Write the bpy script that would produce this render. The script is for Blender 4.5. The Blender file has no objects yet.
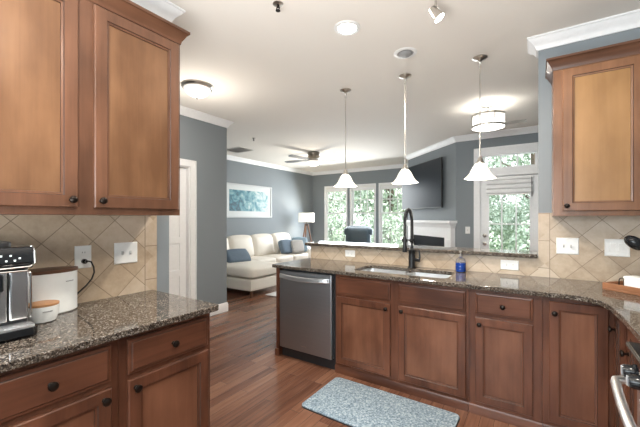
import bpy, bmesh, math, random
from mathutils import Vector, Matrix
random.seed(7)
C = bpy.context.scene.collection
S = bpy.context.scene
PI = math.pi
# ------------------------------------------------------------------ camera, world, sun, big lights, exposure
cam_d = bpy.data.cameras.new('camera'); cam = bpy.data.objects.new('camera', cam_d); C.objects.link(cam)
cam.location = (0, 0, 1.38); cam.rotation_euler = (PI/2, 0, math.radians(33.4))
cam_d.sensor_width = 36; cam_d.lens = 331/640*36; cam_d.shift_y = 4.5/640; cam_d.clip_start = .02
S.camera = cam
w = bpy.data.worlds.new('sky'); S.world = w; w.use_nodes = True
wn = w.node_tree; bg = wn.nodes['Background']
sky = wn.nodes.new('ShaderNodeTexSky'); sky.sky_type = 'HOSEK_WILKIE'; sky.turbidity = 6; sky.ground_albedo = .5
sky.sun_direction = (.75, .1, .65)
mx = wn.nodes.new('ShaderNodeMix'); mx.data_type = 'RGBA'; mx.inputs[0].default_value = .75
mx.inputs[7].default_value = (1, 1.04, 1.06, 1)
wn.links.new(sky.outputs[0], mx.inputs[6]); wn.links.new(mx.outputs[2], bg.inputs[0]); bg.inputs[1].default_value = 2.0
def light(name, kind, loc, energy, color=(1, 1, 1), rot=(0, 0, 0), **kw):
    d = bpy.data.lights.new(name, kind); d.energy = energy; d.color = color
    for k, v in kw.items(): setattr(d, k, v)
    o = bpy.data.objects.new(name, d); C.objects.link(o); o.location = loc; o.rotation_euler = rot
    return o
light('sun', 'SUN', (6, 4, 9), 4.5, (1, .95, .86), (0, math.radians(48), math.radians(-8)), angle=.03)
# daylight entering by the kitchen window behind the camera
light('window_daylight', 'AREA', (-.75, -2.36, 1.60), 55, (.85, .93, 1), (math.radians(80), 0, 0), shape='RECTANGLE', size=2.3, size_y=1.5)
# daylight entering by the three living room windows and the patio door
light('living_daylight', 'AREA', (-4.2, 8.17, 1.5), 75, (.92, .97, 1), (math.radians(-68), 0, 0), shape='RECTANGLE', size=2.4, size_y=1.7)
# added upward fill light, unseen, to lift the brightness of the ceiling
light('ceiling_fill', 'AREA', (-.4, -.1, 1.2), 48, (1, .97, .93), (PI, 0, 0), shape='DISK', size=1.2)
WARM = (1, .92, .80)
S.view_settings.view_transform = 'Standard'; S.view_settings.look = 'None'
S.view_settings.gamma = 1; S.view_settings.use_curve_mapping = False
S.view_settings.exposure = 1.0
# ------------------------------------------------------------------ helpers
def nb(): return bmesh.new()
def box(bm, x0, x1, y0, y1, z0, z1, mi=0):
    vs = [bm.verts.new((x, y, z)) for z in (z0, z1) for y in (y0, y1) for x in (x0, x1)]
    for f in ((0, 2, 3, 1), (4, 5, 7, 6), (0, 1, 5, 4), (2, 6, 7, 3), (0, 4, 6, 2), (1, 3, 7, 5)):
        bm.faces.new([vs[i] for i in f]).material_index = mi
    return bm
def bx(*a): return box(nb(), *a)
def loops(bm, rings, cap0=True, cap1=True, closed=True, mi=0):
    R = [[bm.verts.new(p) for p in r] for r in rings]
    n = len(R[0])
    for a, b in zip(R, R[1:]):
        for i in range(n if closed else n-1):
            j = (i+1) % n
            try: bm.faces.new((a[i], a[j], b[j], b[i])).material_index = mi
            except ValueError: pass
    if cap0: bm.faces.new(R[0][::-1]).material_index = mi
    if cap1: bm.faces.new(R[-1]).material_index = mi
    return bm
def lathe(bm, prof, c=(0, 0, 0), n=32, axis='Z', mi=0, sx=1, sy=1, ring=False):
    rings = []
    if ring: prof = list(prof)+[prof[0]]
    for r, h in prof:
        ring = []
        for i in range(n):
            a = 2*PI*i/n; u, v = max(r, 1e-4)*math.cos(a)*sx, max(r, 1e-4)*math.sin(a)*sy
            p = (u, v, h) if axis == 'Z' else (u, -h, v) if axis == '-Y' else (h, u, v)
            ring.append((p[0]+c[0], p[1]+c[1], p[2]+c[2]))
        rings.append(ring)
    return loops(bm, rings, not ring, not ring, mi=mi)
def tube(bm, pts, r, n=10, mi=0, caps=True):
    P = [Vector(p) for p in pts]; rr = r if isinstance(r, (list, tuple)) else [r]*len(P)
    up = None; rings = []
    for i, p in enumerate(P):
        t = ((P[min(i+1, len(P)-1)]-P[max(i-1, 0)])).normalized()
        if up is None: up = t.orthogonal().normalized()
        up = (up-t*up.dot(t)).normalized(); s = t.cross(up)
        rings.append([p+(up*math.cos(2*PI*k/n)+s*math.sin(2*PI*k/n))*rr[i] for k in range(n)])
    return loops(bm, rings, caps, caps, mi=mi)
def prism(bm, poly, z0, z1, mi=0):
    return loops(bm, [[(x, y, z0) for x, y in poly], [(x, y, z1) for x, y in poly]], mi=mi)
def rrect(x0, x1, y0, y1, r, k=5):
    out = []
    for cx, cy, a0 in ((x1-r, y1-r, 0), (x0+r, y1-r, 90), (x0+r, y0+r, 180), (x1-r, y0+r, 270)):
        for i in range(k+1):
            a = math.radians(a0+90*i/k); out.append((cx+r*math.cos(a), cy+r*math.sin(a)))
    return out
def moulding(bm, path, prof):
    n = len(path); rings = []
    for i in range(n):
        ns = []
        if i > 0: d = Vector(path[i])-Vector(path[i-1]); d.normalize(); ns.append(Vector((d.y, -d.x)))
        if i < n-1: d = Vector(path[i+1])-Vector(path[i]); d.normalize(); ns.append(Vector((d.y, -d.x)))
        m = ns[0] if len(ns) == 1 else (ns[0]+ns[1])/(1+ns[0].dot(ns[1]))
        rings.append([(path[i][0]+m.x*d_, path[i][1]+m.y*d_, z) for d_, z in prof])
    return loops(bm, rings)
def pillow_bm(bm, w, d, h, k=.6, n=8, c=(0, 0, 0)):
    """a soft rounded box w x d x h centred on c"""
    t = bmesh.new(); bmesh.ops.create_cube(t, size=2); bmesh.ops.subdivide_edges(t, edges=t.edges[:], cuts=n-1, use_grid_fill=True)
    mp = {}
    for v in t.verts:
        x, y, z = v.co
        q = Vector((x*math.sqrt(max(0, 1-y*y/2-z*z/2+y*y*z*z/3)), y*math.sqrt(max(0, 1-x*x/2-z*z/2+x*x*z*z/3)), z*math.sqrt(max(0, 1-x*x/2-y*y/2+x*x*y*y/3))))
        p = Vector((x, y, z)).lerp(q, k)
        mp[v] = bm.verts.new((c[0]+p.x*w/2, c[1]+p.y*d/2, c[2]+p.z*h/2))
    for f in t.faces: bm.faces.new([mp[v] for v in f.verts])
    t.free(); return bm
def cushion_bm(bm, w, d, h, r, c=(0, 0, 0), puff=.0, n=10):
    """box with rounded edges of radius r and slightly domed faces"""
    t = bmesh.new(); bmesh.ops.create_cube(t, size=2); bmesh.ops.subdivide_edges(t, edges=t.edges[:], cuts=n-1, use_grid_fill=True)
    mp = {}; H = Vector((w/2, d/2, h/2)); core = Vector((max(w/2-r, 1e-3), max(d/2-r, 1e-3), max(h/2-r, 1e-3)))
    for v in t.verts:
        s = [math.copysign(abs(a)**.75, a) for a in v.co]
        p = Vector((s[0]*H.x, s[1]*H.y, s[2]*H.z))
        q = Vector([max(-core[i], min(core[i], p[i])) for i in range(3)])
        dv = p-q
        if dv.length > 1e-6: p = q+dv.normalized()*min(r, max(dv.length, r))
        x, y, z = v.co
        if abs(z) > .99: p.z += puff*math.copysign((1-x*x)*(1-y*y), z)
        if abs(x) > .99: p.x += puff*math.copysign((1-z*z)*(1-y*y), x)
        if abs(y) > .99: p.y += puff*math.copysign((1-z*z)*(1-x*x), y)
        mp[v] = bm.verts.new((c[0]+p.x, c[1]+p.y, c[2]+p.z))
    for f in t.faces: bm.faces.new([mp[v] for v in f.verts])
    t.free(); return bm
def obj(name, bm, mats, parent=None, bevel=0, smooth=35, seg=2):
    bmesh.ops.remove_doubles(bm, verts=bm.verts, dist=1e-6)
    bmesh.ops.recalc_face_normals(bm, faces=bm.faces)
    me = bpy.data.meshes.new(name); bm.to_mesh(me); bm.free()
    for m in (mats if isinstance(mats, (list, tuple)) else [mats]): me.materials.append(m)
    if smooth:
        for p in me.polygons: p.use_smooth = True
        me.set_sharp_from_angle(angle=math.radians(smooth))
    o = bpy.data.objects.new(name, me); C.objects.link(o)
    if parent is not None: o.parent = parent
    if bevel:
        b = o.modifiers.new('bevel', 'BEVEL'); b.width = bevel; b.segments = seg; b.limit_method = 'ANGLE'; b.angle_limit = math.radians(40)
    return o
def tag(o, label, cat, group=None):
    o['label'] = label; o['category'] = cat
    if group: o['group'] = group
    return o
def thing(name, label, cat, loc=(0, 0, 0), rotz=0, group=None):
    o = bpy.data.objects.new(name, None); C.objects.link(o); o.empty_display_size = .05
    o.location = loc; o.rotation_euler = (0, 0, rotz)
    return tag(o, label, cat, group)
def struct(o, label=None):
    o['kind'] = 'structure'
    if label: o['label'] = label
    return o
def dup(root, loc, rotz=None, label=None, scale=None):
    r = root.copy(); C.objects.link(r); r.location = loc
    if rotz is not None: r.rotation_euler = (0, 0, rotz)
    if label: r['label'] = label
    if scale: r.scale = scale
    for ch in list(root.children):
        c = ch.copy(); C.objects.link(c); c.parent = r
        for g in list(ch.children):
            d = g.copy(); C.objects.link(d); d.parent = c
    return r
# ------------------------------------------------------------------ materials
class NT:
    def __init__(s, name):
        s.m = bpy.data.materials.new(name); s.m.use_nodes = True; s.t = s.m.node_tree; s.b = s.t.nodes['Principled BSDF']
    def n(s, kind, **kw):
        o = s.t.nodes.new('ShaderNode'+kind)
        for k, v in kw.items():
            if k.startswith('i_'): o.inputs[k[2:].replace('_', ' ')].default_value = v
            else: setattr(o, k, v)
        return o
    def l(s, a, b): s.t.links.new(a, b)
    def ramp(s, fac, stops, interp='LINEAR'):
        r = s.n('ValToRGB'); r.color_ramp.interpolation = interp; e = r.color_ramp.elements
        while len(e) < len(stops): e.new(.5)
        for k, (p, c) in enumerate(stops): e[k].position = p; e[k].color = (*c, 1)
        s.l(fac, r.inputs[0]); return r.outputs[0]
    def math(s, op, a, b=None):
        o = s.n('Math', operation=op)
        for i, v in enumerate((a, b)):
            if v is None: continue
            if isinstance(v, (int, float)): o.inputs[i].default_value = v
            else: s.l(v, o.inputs[i])
        return o.outputs[0]
    def mix(s, fac, a, b, mode='MIX'):
        o = s.n('Mix', data_type='RGBA', blend_type=mode)
        for i, v in ((0, fac), (6, a), (7, b)):
            if isinstance(v, (int, float)): o.inputs[i].default_value = v
            elif isinstance(v, tuple): o.inputs[i].default_value = (*v, 1)
            else: s.l(v, o.inputs[i])
        return o.outputs[2]
    def bump(s, h, strength=.2, dist=.01):
        o = s.n('Bump'); o.inputs['Strength'].default_value = strength; o.inputs['Distance'].default_value = dist
        s.l(h, o.inputs['Height']); s.l(o.outputs[0], s.b.inputs['Normal'])
def flat(name, c, rough=.5, metal=0, emit=0, ecol=None, var=.05, scale=30, coat=0):
    t = NT(name)
    tc = t.n('TexCoord'); nz = t.n('TexNoise'); nz.inputs['Scale'].default_value = scale; nz.inputs['Detail'].default_value = 3
    t.l(tc.outputs['Object'], nz.inputs['Vector'])
    a = tuple(x*(1-var) for x in c); b = tuple(min(1, x*(1+var)) for x in c)
    t.l(t.mix(nz.outputs[0], a, b), t.b.inputs['Base Color'])
    t.b.inputs['Roughness'].default_value = rough; t.b.inputs['Metallic'].default_value = metal
    if coat: t.b.inputs['Coat Weight'].default_value = coat; t.b.inputs['Coat Roughness'].default_value = .08
    if emit:
        t.b.inputs['Emission Color'].default_value = (*(ecol or c), 1); t.b.inputs['Emission Strength'].default_value = emit
    return t.m
def wood(name, c1, c2, axis='Z', rough=.32, scale=1.0, streak=.35):
    """stained maple: soft blotches and fine long grain along one local axis"""
    t = NT(name); tc = t.n('TexCoord'); oi = t.n('ObjectInfo')
    off = t.n('VectorMath', operation='SCALE'); cmb = t.n('CombineXYZ')
    for k in range(3): t.l(oi.outputs['Random'], cmb.inputs[k])
    t.l(cmb.outputs[0], off.inputs[0]); off.inputs['Scale'].default_value = 37
    add = t.n('VectorMath', operation='ADD'); t.l(tc.outputs['Object'], add.inputs[0]); t.l(off.outputs[0], add.inputs[1])
    mp = t.n('Mapping'); st = {'X': (1.2, 26, 26), 'Y': (26, 1.2, 26), 'Z': (26, 26, 1.2)}[axis]
    mp.inputs['Scale'].default_value = tuple(v*scale for v in st); t.l(add.outputs[0], mp.inputs[0])
    n1 = t.n('TexNoise'); n1.inputs['Scale'].default_value = 1; n1.inputs['Detail'].default_value = 6; n1.inputs['Roughness'].default_value = .6; n1.inputs['Distortion'].default_value = .6
    t.l(mp.outputs[0], n1.inputs['Vector'])
    mp2 = t.n('Mapping'); mp2.inputs['Scale'].default_value = tuple((v/26*5 if v > 10 else 2.2)*scale for v in st); t.l(add.outputs[0], mp2.inputs[0])
    n2 = t.n('TexNoise'); n2.inputs['Scale'].default_value = 1; n2.inputs['Detail'].default_value = 4; t.l(mp2.outputs[0], n2.inputs['Vector'])
    f = t.math('ADD', t.math('MULTIPLY', n1.outputs[0], streak), t.math('MULTIPLY', n2.outputs[0], 1-streak))
    col = t.ramp(f, [(.36, c1), (.5, tuple((a+b)/2 for a, b in zip(c1, c2))), (.64, c2)])
    t.l(col, t.b.inputs['Base Color']); t.b.inputs['Roughness'].default_value = rough
    t.b.inputs['Coat Weight'].default_value = .08; t.b.inputs['Coat Roughness'].default_value = .2; t.b.inputs['Specular IOR Level'].default_value = .35
    t.bump(n1.outputs[0], .05, .002)
    return t.m
WF = ((.062, .027, .0145), (.140, .064, .036)); WP = ((.100, .046, .021), (.185, .095, .047))
M = {}
M['wood_v'] = wood('stained_maple_upright', *WF); M['wood_h'] = wood('stained_maple_level', *WF, axis='X')
M['wood_panel'] = wood('stained_maple_panel', *WP, streak=.25)
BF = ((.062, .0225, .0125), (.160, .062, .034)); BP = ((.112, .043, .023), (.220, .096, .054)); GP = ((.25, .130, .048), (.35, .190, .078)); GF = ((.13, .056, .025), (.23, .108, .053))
M['base_v'] = wood('base_maple_upright', *BF); M['base_h'] = wood('base_maple_level', *BF, axis='X'); M['base_panel'] = wood('base_maple_panel', *BP, streak=.25)
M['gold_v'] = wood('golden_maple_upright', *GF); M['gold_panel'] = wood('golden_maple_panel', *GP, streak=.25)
M['glaze_shade'] = flat('dark_brown_glaze_shade', (.045, .018, .010), .5)  # dark groove glaze, deepened so the recess shade is in its colour
M['bronze'] = flat('dark_bronze', (.022, .016, .013), .3, .8)
M['nickel'] = flat('brushed_nickel', (.55, .52, .48), .28, 1)
M['chrome'] = flat('polished_chrome', (.75, .75, .76), .1, 1)
M['white_trim'] = flat('white_trim_paint', (.88, .885, .89), .4)
M['white_plastic'] = flat('white_plastic', (.85, .85, .83), .35)
M['slot'] = flat('dark_slot', (.03, .03, .03), .5)
M['black'] = flat('matte_black', (.006, .006, .007), .4)
M['black_gloss'] = flat('gloss_black', (.010, .011, .013), .12)
M['black_plastic'] = flat('black_plastic', (.02, .02, .022), .4)
M['walnut'] = wood('walnut_lid', (.055, .026, .015), (.11, .05, .028), axis='Y', rough=.45)
M['acacia'] = wood('acacia', (.33, .16, .07), (.5, .27, .13), axis='Y', rough=.45)
M['tray_wood'] = wood('tray_wood', (.20, .085, .04), (.33, .15, .075), axis='X', rough=.5)
M['lamp_wood'] = wood('lamp_wood', (.09, .04, .022), (.16, .075, .04), rough=.45)
M['white_ceramic'] = flat('white_enamel', (.78, .80, .80), .25)
M['grey_ink'] = flat('grey_ink', (.32, .33, .34), .6)
def paint(name, c, rough=.6):
    t = NT(name); tc = t.n('TexCoord'); nz = t.n('TexNoise'); nz.inputs['Scale'].default_value = 220; nz.inputs['Detail'].default_value = 2
    t.l(tc.outputs['Object'], nz.inputs['Vector'])
    t.l(t.mix(nz.outputs[0], tuple(v*.98 for v in c), tuple(v*1.02 for v in c)), t.b.inputs['Base Color'])
    t.b.inputs['Roughness'].default_value = rough; t.bump(nz.outputs[0], .06, .002); return t.m
M['wall'] = paint('blue_grey_wall_paint', (.220, .248, .268), .65)
M['ceiling'] = paint('ceiling_paint', (.84, .80, .74), .8)
def granite():
    t = NT('speckled_granite'); g = t.n('NewGeometry')
    v = t.n('TexVoronoi'); v.inputs['Scale'].default_value = 190; t.l(g.outputs['Position'], v.inputs['Vector'])
    n = t.n('TexNoise'); n.inputs['Scale'].default_value = 85; n.inputs['Detail'].default_value = 8; n.inputs['Roughness'].default_value = .8; t.l(g.outputs['Position'], n.inputs['Vector'])
    n2 = t.n('TexNoise'); n2.inputs['Scale'].default_value = 20; n2.inputs['Detail'].default_value = 4; t.l(g.outputs['Position'], n2.inputs['Vector'])
    sp = t.n('SeparateColor'); t.l(v.outputs['Color'], sp.inputs[0])
    c1 = t.ramp(sp.outputs[0], [(0, (.006, .006, .006)), (.40, (.016, .015, .014)), (.60, (.09, .066, .048)), (.78, (.20, .16, .125)), (.93, (.55, .51, .46))])
    c2 = t.ramp(n.outputs[0], [(.40, (.006, .006, .006)), (.50, (.085, .062, .046)), (.60, (.26, .215, .17)), (.70, (.50, .47, .43))])
    c = t.mix(.5, c1, c2)
    c = t.mix(t.math('MULTIPLY', n2.outputs[0], .5), c, (.022, .018, .016))
    t.l(c, t.b.inputs['Base Color']); t.b.inputs['Roughness'].default_value = .08; t.b.inputs['Specular IOR Level'].default_value = .42
    return t.m
M['granite'] = granite()
def planks():
    t = NT('reddish_oak_planks'); g = t.n('NewGeometry'); sp = t.n('SeparateXYZ'); t.l(g.outputs['Position'], sp.inputs[0])
    cb = t.n('CombineXYZ'); t.l(sp.outputs[1], cb.inputs[0]); t.l(sp.outputs[0], cb.inputs[1])
    br = t.n('TexBrick'); br.offset = .37; br.offset_frequency = 3
    br.inputs['Scale'].default_value = 1; br.inputs['Brick Width'].default_value = 1.15; br.inputs['Row Height'].default_value = .083
    br.inputs['Mortar Size'].default_value = .0012; br.inputs['Mortar Smooth'].default_value = .2; br.inputs['Bias'].default_value = 0
    br.inputs['Color1'].default_value = (0, 0, 0, 1); br.inputs['Color2'].default_value = (1, 1, 1, 1); br.inputs['Mortar'].default_value = (.5, .5, .5, 1)
    t.l(cb.outputs[0], br.inputs['Vector'])
    mp = t.n('Mapping'); mp.inputs['Scale'].default_value = (38, 2.2, 1); t.l(g.outputs['Position'], mp.inputs[0])
    ad = t.n('VectorMath', operation='ADD'); t.l(mp.outputs[0], ad.inputs[0])
    sc = t.n('VectorMath', operation='SCALE'); sc.inputs['Scale'].default_value = 31; t.l(br.outputs['Color'], sc.inputs[0]); t.l(sc.outputs[0], ad.inputs[1])
    nz = t.n('TexNoise'); nz.inputs['Scale'].default_value = 1; nz.inputs['Detail'].default_value = 6; nz.inputs['Distortion'].default_value = 1; t.l(ad.outputs[0], nz.inputs['Vector'])
    f = t.math('ADD', t.math('MULTIPLY', nz.outputs[0], .65), t.math('MULTIPLY', br.outputs['Color'], .35))
    col = t.ramp(f, [(.25, (.095, .040, .024)), (.5, (.165, .075, .045)), (.75, (.235, .117, .073))])
    col = t.mix(br.outputs['Fac'], col, (.05, .02, .012))
    t.l(col, t.b.inputs['Base Color']); t.b.inputs['Roughness'].default_value = .24
    t.bump(t.math('SUBTRACT', 1, br.outputs['Fac']), .25, .001); return t.m
M['planks'] = planks()
P_T = .2325
def tiles(name, axis, h0, z0, border, dirn):
    """travertine squares set on the diagonal, with a plain border strip of stacked tiles at one end"""
    t = NT(name); g = t.n('NewGeometry'); sp = t.n('SeparateXYZ'); t.l(g.outputs['Position'], sp.inputs[0])
    h = sp.outputs[axis]; z = sp.outputs[2]
    p = t.math('DIVIDE', t.math('SUBTRACT', h, h0), P_T); q = t.math('DIVIDE', t.math('SUBTRACT', z, z0), P_T)
    a = t.math('ADD', p, q); b = t.math('SUBTRACT', p, q)
    def edge(v, wd): return t.math('LESS_THAN', t.math('ABSOLUTE', t.math('SUBTRACT', t.math('FRACT', t.math('ADD', v, .5)), .5)), wd)
    gd = t.math('MAXIMUM', edge(a, .011), edge(b, .011))
    # border strip
    inb = t.math('GREATER_THAN' if dirn > 0 else 'LESS_THAN', h, border)
    zb = t.math('DIVIDE', t.math('SUBTRACT', z, .985), .215)
    bl = t.math('LESS_THAN', t.math('ABSOLUTE', t.math('SUBTRACT', h, border)), .0022)
    gb = t.math('MAXIMUM', t.math('MULTIPLY', edge(zb, .010), inb), bl)
    gr = t.math('MAXIMUM', t.math('MULTIPLY', gd, t.math('SUBTRACT', 1, inb)), gb)
    ca = t.n('CombineXYZ'); t.l(t.math('FLOOR', a), ca.inputs[0]); t.l(t.math('FLOOR', b), ca.inputs[1])
    wn_ = t.n('TexWhiteNoise', noise_dimensions='2D'); t.l(ca.outputs[0], wn_.inputs['Vector'])
    nz = t.n('TexNoise'); nz.inputs['Scale'].default_value = 16; nz.inputs['Detail'].default_value = 7; nz.inputs['Roughness'].default_value = .62; t.l(g.outputs['Position'], nz.inputs['Vector'])
    f = t.math('ADD', t.math('MULTIPLY', wn_.outputs['Value'], .35), t.math('MULTIPLY', nz.outputs[0], .65))
    col = t.ramp(f, [(.25, (.36, .268, .182)), (.5, (.49, .385, .28)), (.75, (.585, .485, .38))])
    col = t.mix(gr, col, (.23, .17, .12))
    t.l(col, t.b.inputs['Base Color']); t.b.inputs['Roughness'].default_value = .38
    t.bump(t.math('SUBTRACT', 1, gr), .3, .002); return t.m
M['tile_left'] = tiles('travertine_left', 1, .8535, 1.249, 1.150, 1)
M['tile_right'] = tiles('travertine_right', 0, .2746, 1.250, .075, -1)
M['tile_half'] = tiles('travertine_low', 0, .2746, 1.250, -2.30, -1)
def brushed(name, c=(.30, .31, .33), rough=.3, axis=0):
    t = NT(name); tc = t.n('TexCoord'); mp = t.n('Mapping'); s = [300, 300, 300]; s[axis] = 4; mp.inputs['Scale'].default_value = s
    t.l(tc.outputs['Object'], mp.inputs[0]); nz = t.n('TexNoise'); nz.inputs['Scale'].default_value = 1; nz.inputs['Detail'].default_value = 3; t.l(mp.outputs[0], nz.inputs['Vector'])
    t.l(t.mix(nz.outputs[0], tuple(v*.9 for v in c), tuple(v*1.1 for v in c)), t.b.inputs['Base Color'])
    t.b.inputs['Metallic'].default_value = 1; t.b.inputs['Roughness'].default_value = rough; t.bump(nz.outputs[0], .04, .001); return t.m
M['dark_steel'] = brushed('dark_stainless', (.40, .42, .445), .42)
M['steel'] = brushed('stainless_steel', (.78, .79, .80), .36)
M['steel_v'] = brushed('stainless_upright', (.55, .55, .56), .26, 2)
def glass(name, tint=(1, 1, 1), refl=.08):
    t = NT(name); out = t.t.nodes['Material Output']; tr = t.n('BsdfTransparent'); tr.inputs[0].default_value = (*tint, 1)
    gl = t.n('BsdfGlossy'); gl.inputs['Roughness'].default_value = .02
    lw = t.n('LayerWeight'); lw.inputs[0].default_value = .25; mxs = t.n('MixShader')
    t.l(t.math('MULTIPLY', lw.outputs['Fresnel'], refl*4), mxs.inputs[0]); t.l(tr.outputs[0], mxs.inputs[1]); t.l(gl.outputs[0], mxs.inputs[2]); t.l(mxs.outputs[0], out.inputs[0]); return t.m
M['pane'] = glass('window_glass', (.97, .99, .98))
def screen():
    t = NT('insect_screen'); out = t.t.nodes['Material Output']; tr = t.n('BsdfTransparent'); df = t.n('BsdfDiffuse'); df.inputs[0].default_value = (.75, .78, .78, 1)
    tl = t.n('BsdfTranslucent'); tl.inputs[0].default_value = (.85, .88, .88, 1)
    tc = t.n('TexCoord'); nz = t.n('TexNoise'); nz.inputs['Scale'].default_value = 900; t.l(tc.outputs['Object'], nz.inputs['Vector'])
    m1 = t.n('MixShader'); m1.inputs[0].default_value = .75; t.l(df.outputs[0], m1.inputs[1]); t.l(tl.outputs[0], m1.inputs[2])
    m2 = t.n('MixShader'); t.l(t.math('ADD', .03, t.math('MULTIPLY', nz.outputs[0], .14)), m2.inputs[0]); t.l(tr.outputs[0], m2.inputs[1]); t.l(m1.outputs[0], m2.inputs[2]); t.l(m2.outputs[0], out.inputs[0]); return t.m
M['screen'] = screen()
M['clear'] = glass('clear_plastic', (.93, .95, .96), .12)
M['blue_soap'] = flat('blue_soap', (.012, .06, .33), .15)
M['bulb_glass'] = flat('lit_alabaster_glass', (.9, .87, .8), .4, emit=.45, ecol=(1, .93, .80))
M['dome_glass'] = flat('lit_dome_glass', (.9, .88, .84), .4, emit=.35, ecol=(1, .96, .9))
M['drum_glass'] = flat('lit_drum_glass', (.9, .9, .88), .4, emit=.45, ecol=(1, .98, .95))
M['lens'] = flat('lit_lens', (1, 1, 1), .4, emit=9, ecol=(1, .97, .92))
M['shade'] = flat('lit_linen_shade', (.85, .82, .76), .8, emit=.3, ecol=(1, .93, .82))
M['leather'] = flat('cream_leather', (.76, .715, .64), .48, var=.04, scale=8)
M['blue_fabric'] = flat('slate_blue_fabric', (.15, .205, .27), .85, var=.25, scale=60)
M['pale_blue'] = flat('pale_blue_fabric', (.27, .37, .45), .85, var=.2, scale=60)
M['pale_grey'] = flat('pale_grey_fabric', (.50, .49, .48), .85, var=.25, scale=40)
M['teal_leather'] = flat('dark_teal_leather', (.030, .050, .064), .42, var=.15)
M['area_rug'] = flat('pale_rug', (.58, .58, .57), .95, var=.15, scale=50)
M['tv_screen'] = flat('dark_screen', (.010, .016, .024), .28)
M['slate'] = flat('black_slate', (.015, .017, .02), .3)
M['brass'] = flat('satin_brass_nickel', (.27, .24, .20), .3, 1)
M['fan_blade'] = flat('grey_blade', (.13, .14, .15), .4)
M['vent_white'] = flat('vent_white', (.74, .72, .68), .5)
M['vent_dark'] = flat('vent_dark', (.78, .75, .70), .8)
M['lawn'] = flat('pale_lawn', (.20, .25, .16), .9, var=.3, scale=1.5)
M['bark'] = flat('bark', (.10, .075, .055), .9, var=.3, scale=20)
for k_, v_ in (('tv_screen', .12), ('slate', .15), ('black_gloss', .35)): M[k_].node_tree.nodes['Principled BSDF'].inputs['Specular IOR Level'].default_value = v_
def leafmat():
    t = NT('green_leaves'); g = t.n('NewGeometry')
    col = t.ramp(g.outputs['Random Per Island'], [(0, (.13, .20, .12)), (.5, (.34, .43, .33)), (1, (.74, .80, .74))])
    t.l(col, t.b.inputs['Base Color']); t.b.inputs['Roughness'].default_value = .45; return t.m
M['leaf'] = leafmat()
def mat_rug():
    t = NT('flecked_blue_grey_mat'); tc = t.n('TexCoord'); v = t.n('TexNoise'); v.inputs['Scale'].default_value = 75; v.inputs['Detail'].default_value = 5; v.inputs['Roughness'].default_value = .7; t.l(tc.outputs['Object'], v.inputs['Vector'])
    t.l(t.ramp(v.outputs[0], [(.36, (.08, .125, .165)), (.5, (.225, .30, .36)), (.64, (.46, .53, .58))]), t.b.inputs['Base Color'])
    t.b.inputs['Roughness'].default_value = .95; t.bump(v.outputs[0], .6, .006); return t.m
M['mat'] = mat_rug()
def drumglass():
    t = NT('frosted_drum_glass'); out = t.t.nodes['Material Output']; tr = t.n('BsdfTransparent'); ms = t.n('MixShader'); ms.inputs[0].default_value = .45
    t.b.inputs['Base Color'].default_value = (.9, .9, .9, 1); t.b.inputs['Emission Color'].default_value = (1, .98, .95, 1); t.b.inputs['Emission Strength'].default_value = .5
    t.l(tr.outputs[0], ms.inputs[1]); t.l(t.b.outputs[0], ms.inputs[2]); t.l(ms.outputs[0], out.inputs[0]); return t.m
M['drum_glass'] = drumglass()
def art():
    t = NT('teal_watercolour'); tc = t.n('TexCoord'); mp = t.n('Mapping'); mp.inputs['Scale'].default_value = (1, 4.5, 5); t.l(tc.outputs['Object'], mp.inputs[0])
    n = t.n('TexNoise'); n.inputs['Scale'].default_value = 1.1; n.inputs['Detail'].default_value = 6; n.inputs['Roughness'].default_value = .6; n.inputs['Distortion'].default_value = 1.2; t.l(mp.outputs[0], n.inputs['Vector'])
    sp = t.n('SeparateXYZ'); t.l(tc.outputs['Object'], sp.inputs[0])
    f = t.math('SUBTRACT', n.outputs[0], t.math('MULTIPLY', t.math('SUBTRACT', .1, sp.outputs[1]), .22))  # pales to the right: the windows' reflection put into the colour
    t.l(t.ramp(f, [(.27, (.01, .055, .085)), (.38, (.03, .17, .23)), (.50, (.14, .33, .37)), (.60, (.38, .52, .54)), (.72, (.55, .62, .62))]), t.b.inputs['Base Color'])
    t.b.inputs['Roughness'].default_value = .5; return t.m
M['art'] = art(); M['mount'] = flat('off_white_mount', (.60, .63, .63), .5); M['pframe'] = flat('silver_white_frame', (.55, .57, .58), .4)
# ------------------------------------------------------------------ room shell
ZC = 2.81
KX, KY = -2.097, 3.16         # faces of the tiled walls
struct(obj('floor', box(bx(-6.2, 1.2, -2.6, 6.32, -.08, 0), -6.2, -1.21, 6.32, 8.75, -.08, 0), M['planks'], smooth=0), 'reddish brown oak plank floor')
struct(obj('ceiling', box(bx(-6.2, 1.2, -2.6, 6.32, ZC, ZC+.1), -6.2, -1.21, 6.32, 8.75, ZC, ZC+.1), M['ceiling'], smooth=0), 'warm white painted ceiling')
def wallbox(name, rects, label):
    bm = nb()
    for r in rects: box(bm, *r)
    return struct(obj(name, bm, M['wall'], smooth=0), label)
wl = wallbox('wall_left', [(-2.225, -2.105, -2.45, 1.32, 0, ZC)], 'blue-grey kitchen wall behind the left cabinets')
obj('tile_backsplash', bx(-2.105, KX, -.3, 1.228, .90, 1.42), M['tile_left'], wl, smooth=0)
wr = wallbox('wall_front', [(0, 1.14, 3.168, 3.30, 0, ZC)], 'blue-grey wall behind the right upper cabinet')
obj('tile_backsplash', bx(0, 1.0, KY, 3.168, .90, 1.42), M['tile_right'], wr, smooth=0)
wh = wallbox('wall_half', [(-2.215, 0, 3.168, 3.30, 0, 1.060)], 'low tiled half wall under the bar ledge')
obj('tile_backsplash', bx(-2.215, 0, KY, 3.168, .90, 1.060), M['tile_half'], wh, smooth=0)
wallbox('wall_right', [(1.02, 1.14, -2.45, 3.168, 0, ZC), (1.02, 1.14, 3.30, 6.19, 0, ZC)], 'blue-grey wall behind the range')
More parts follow.
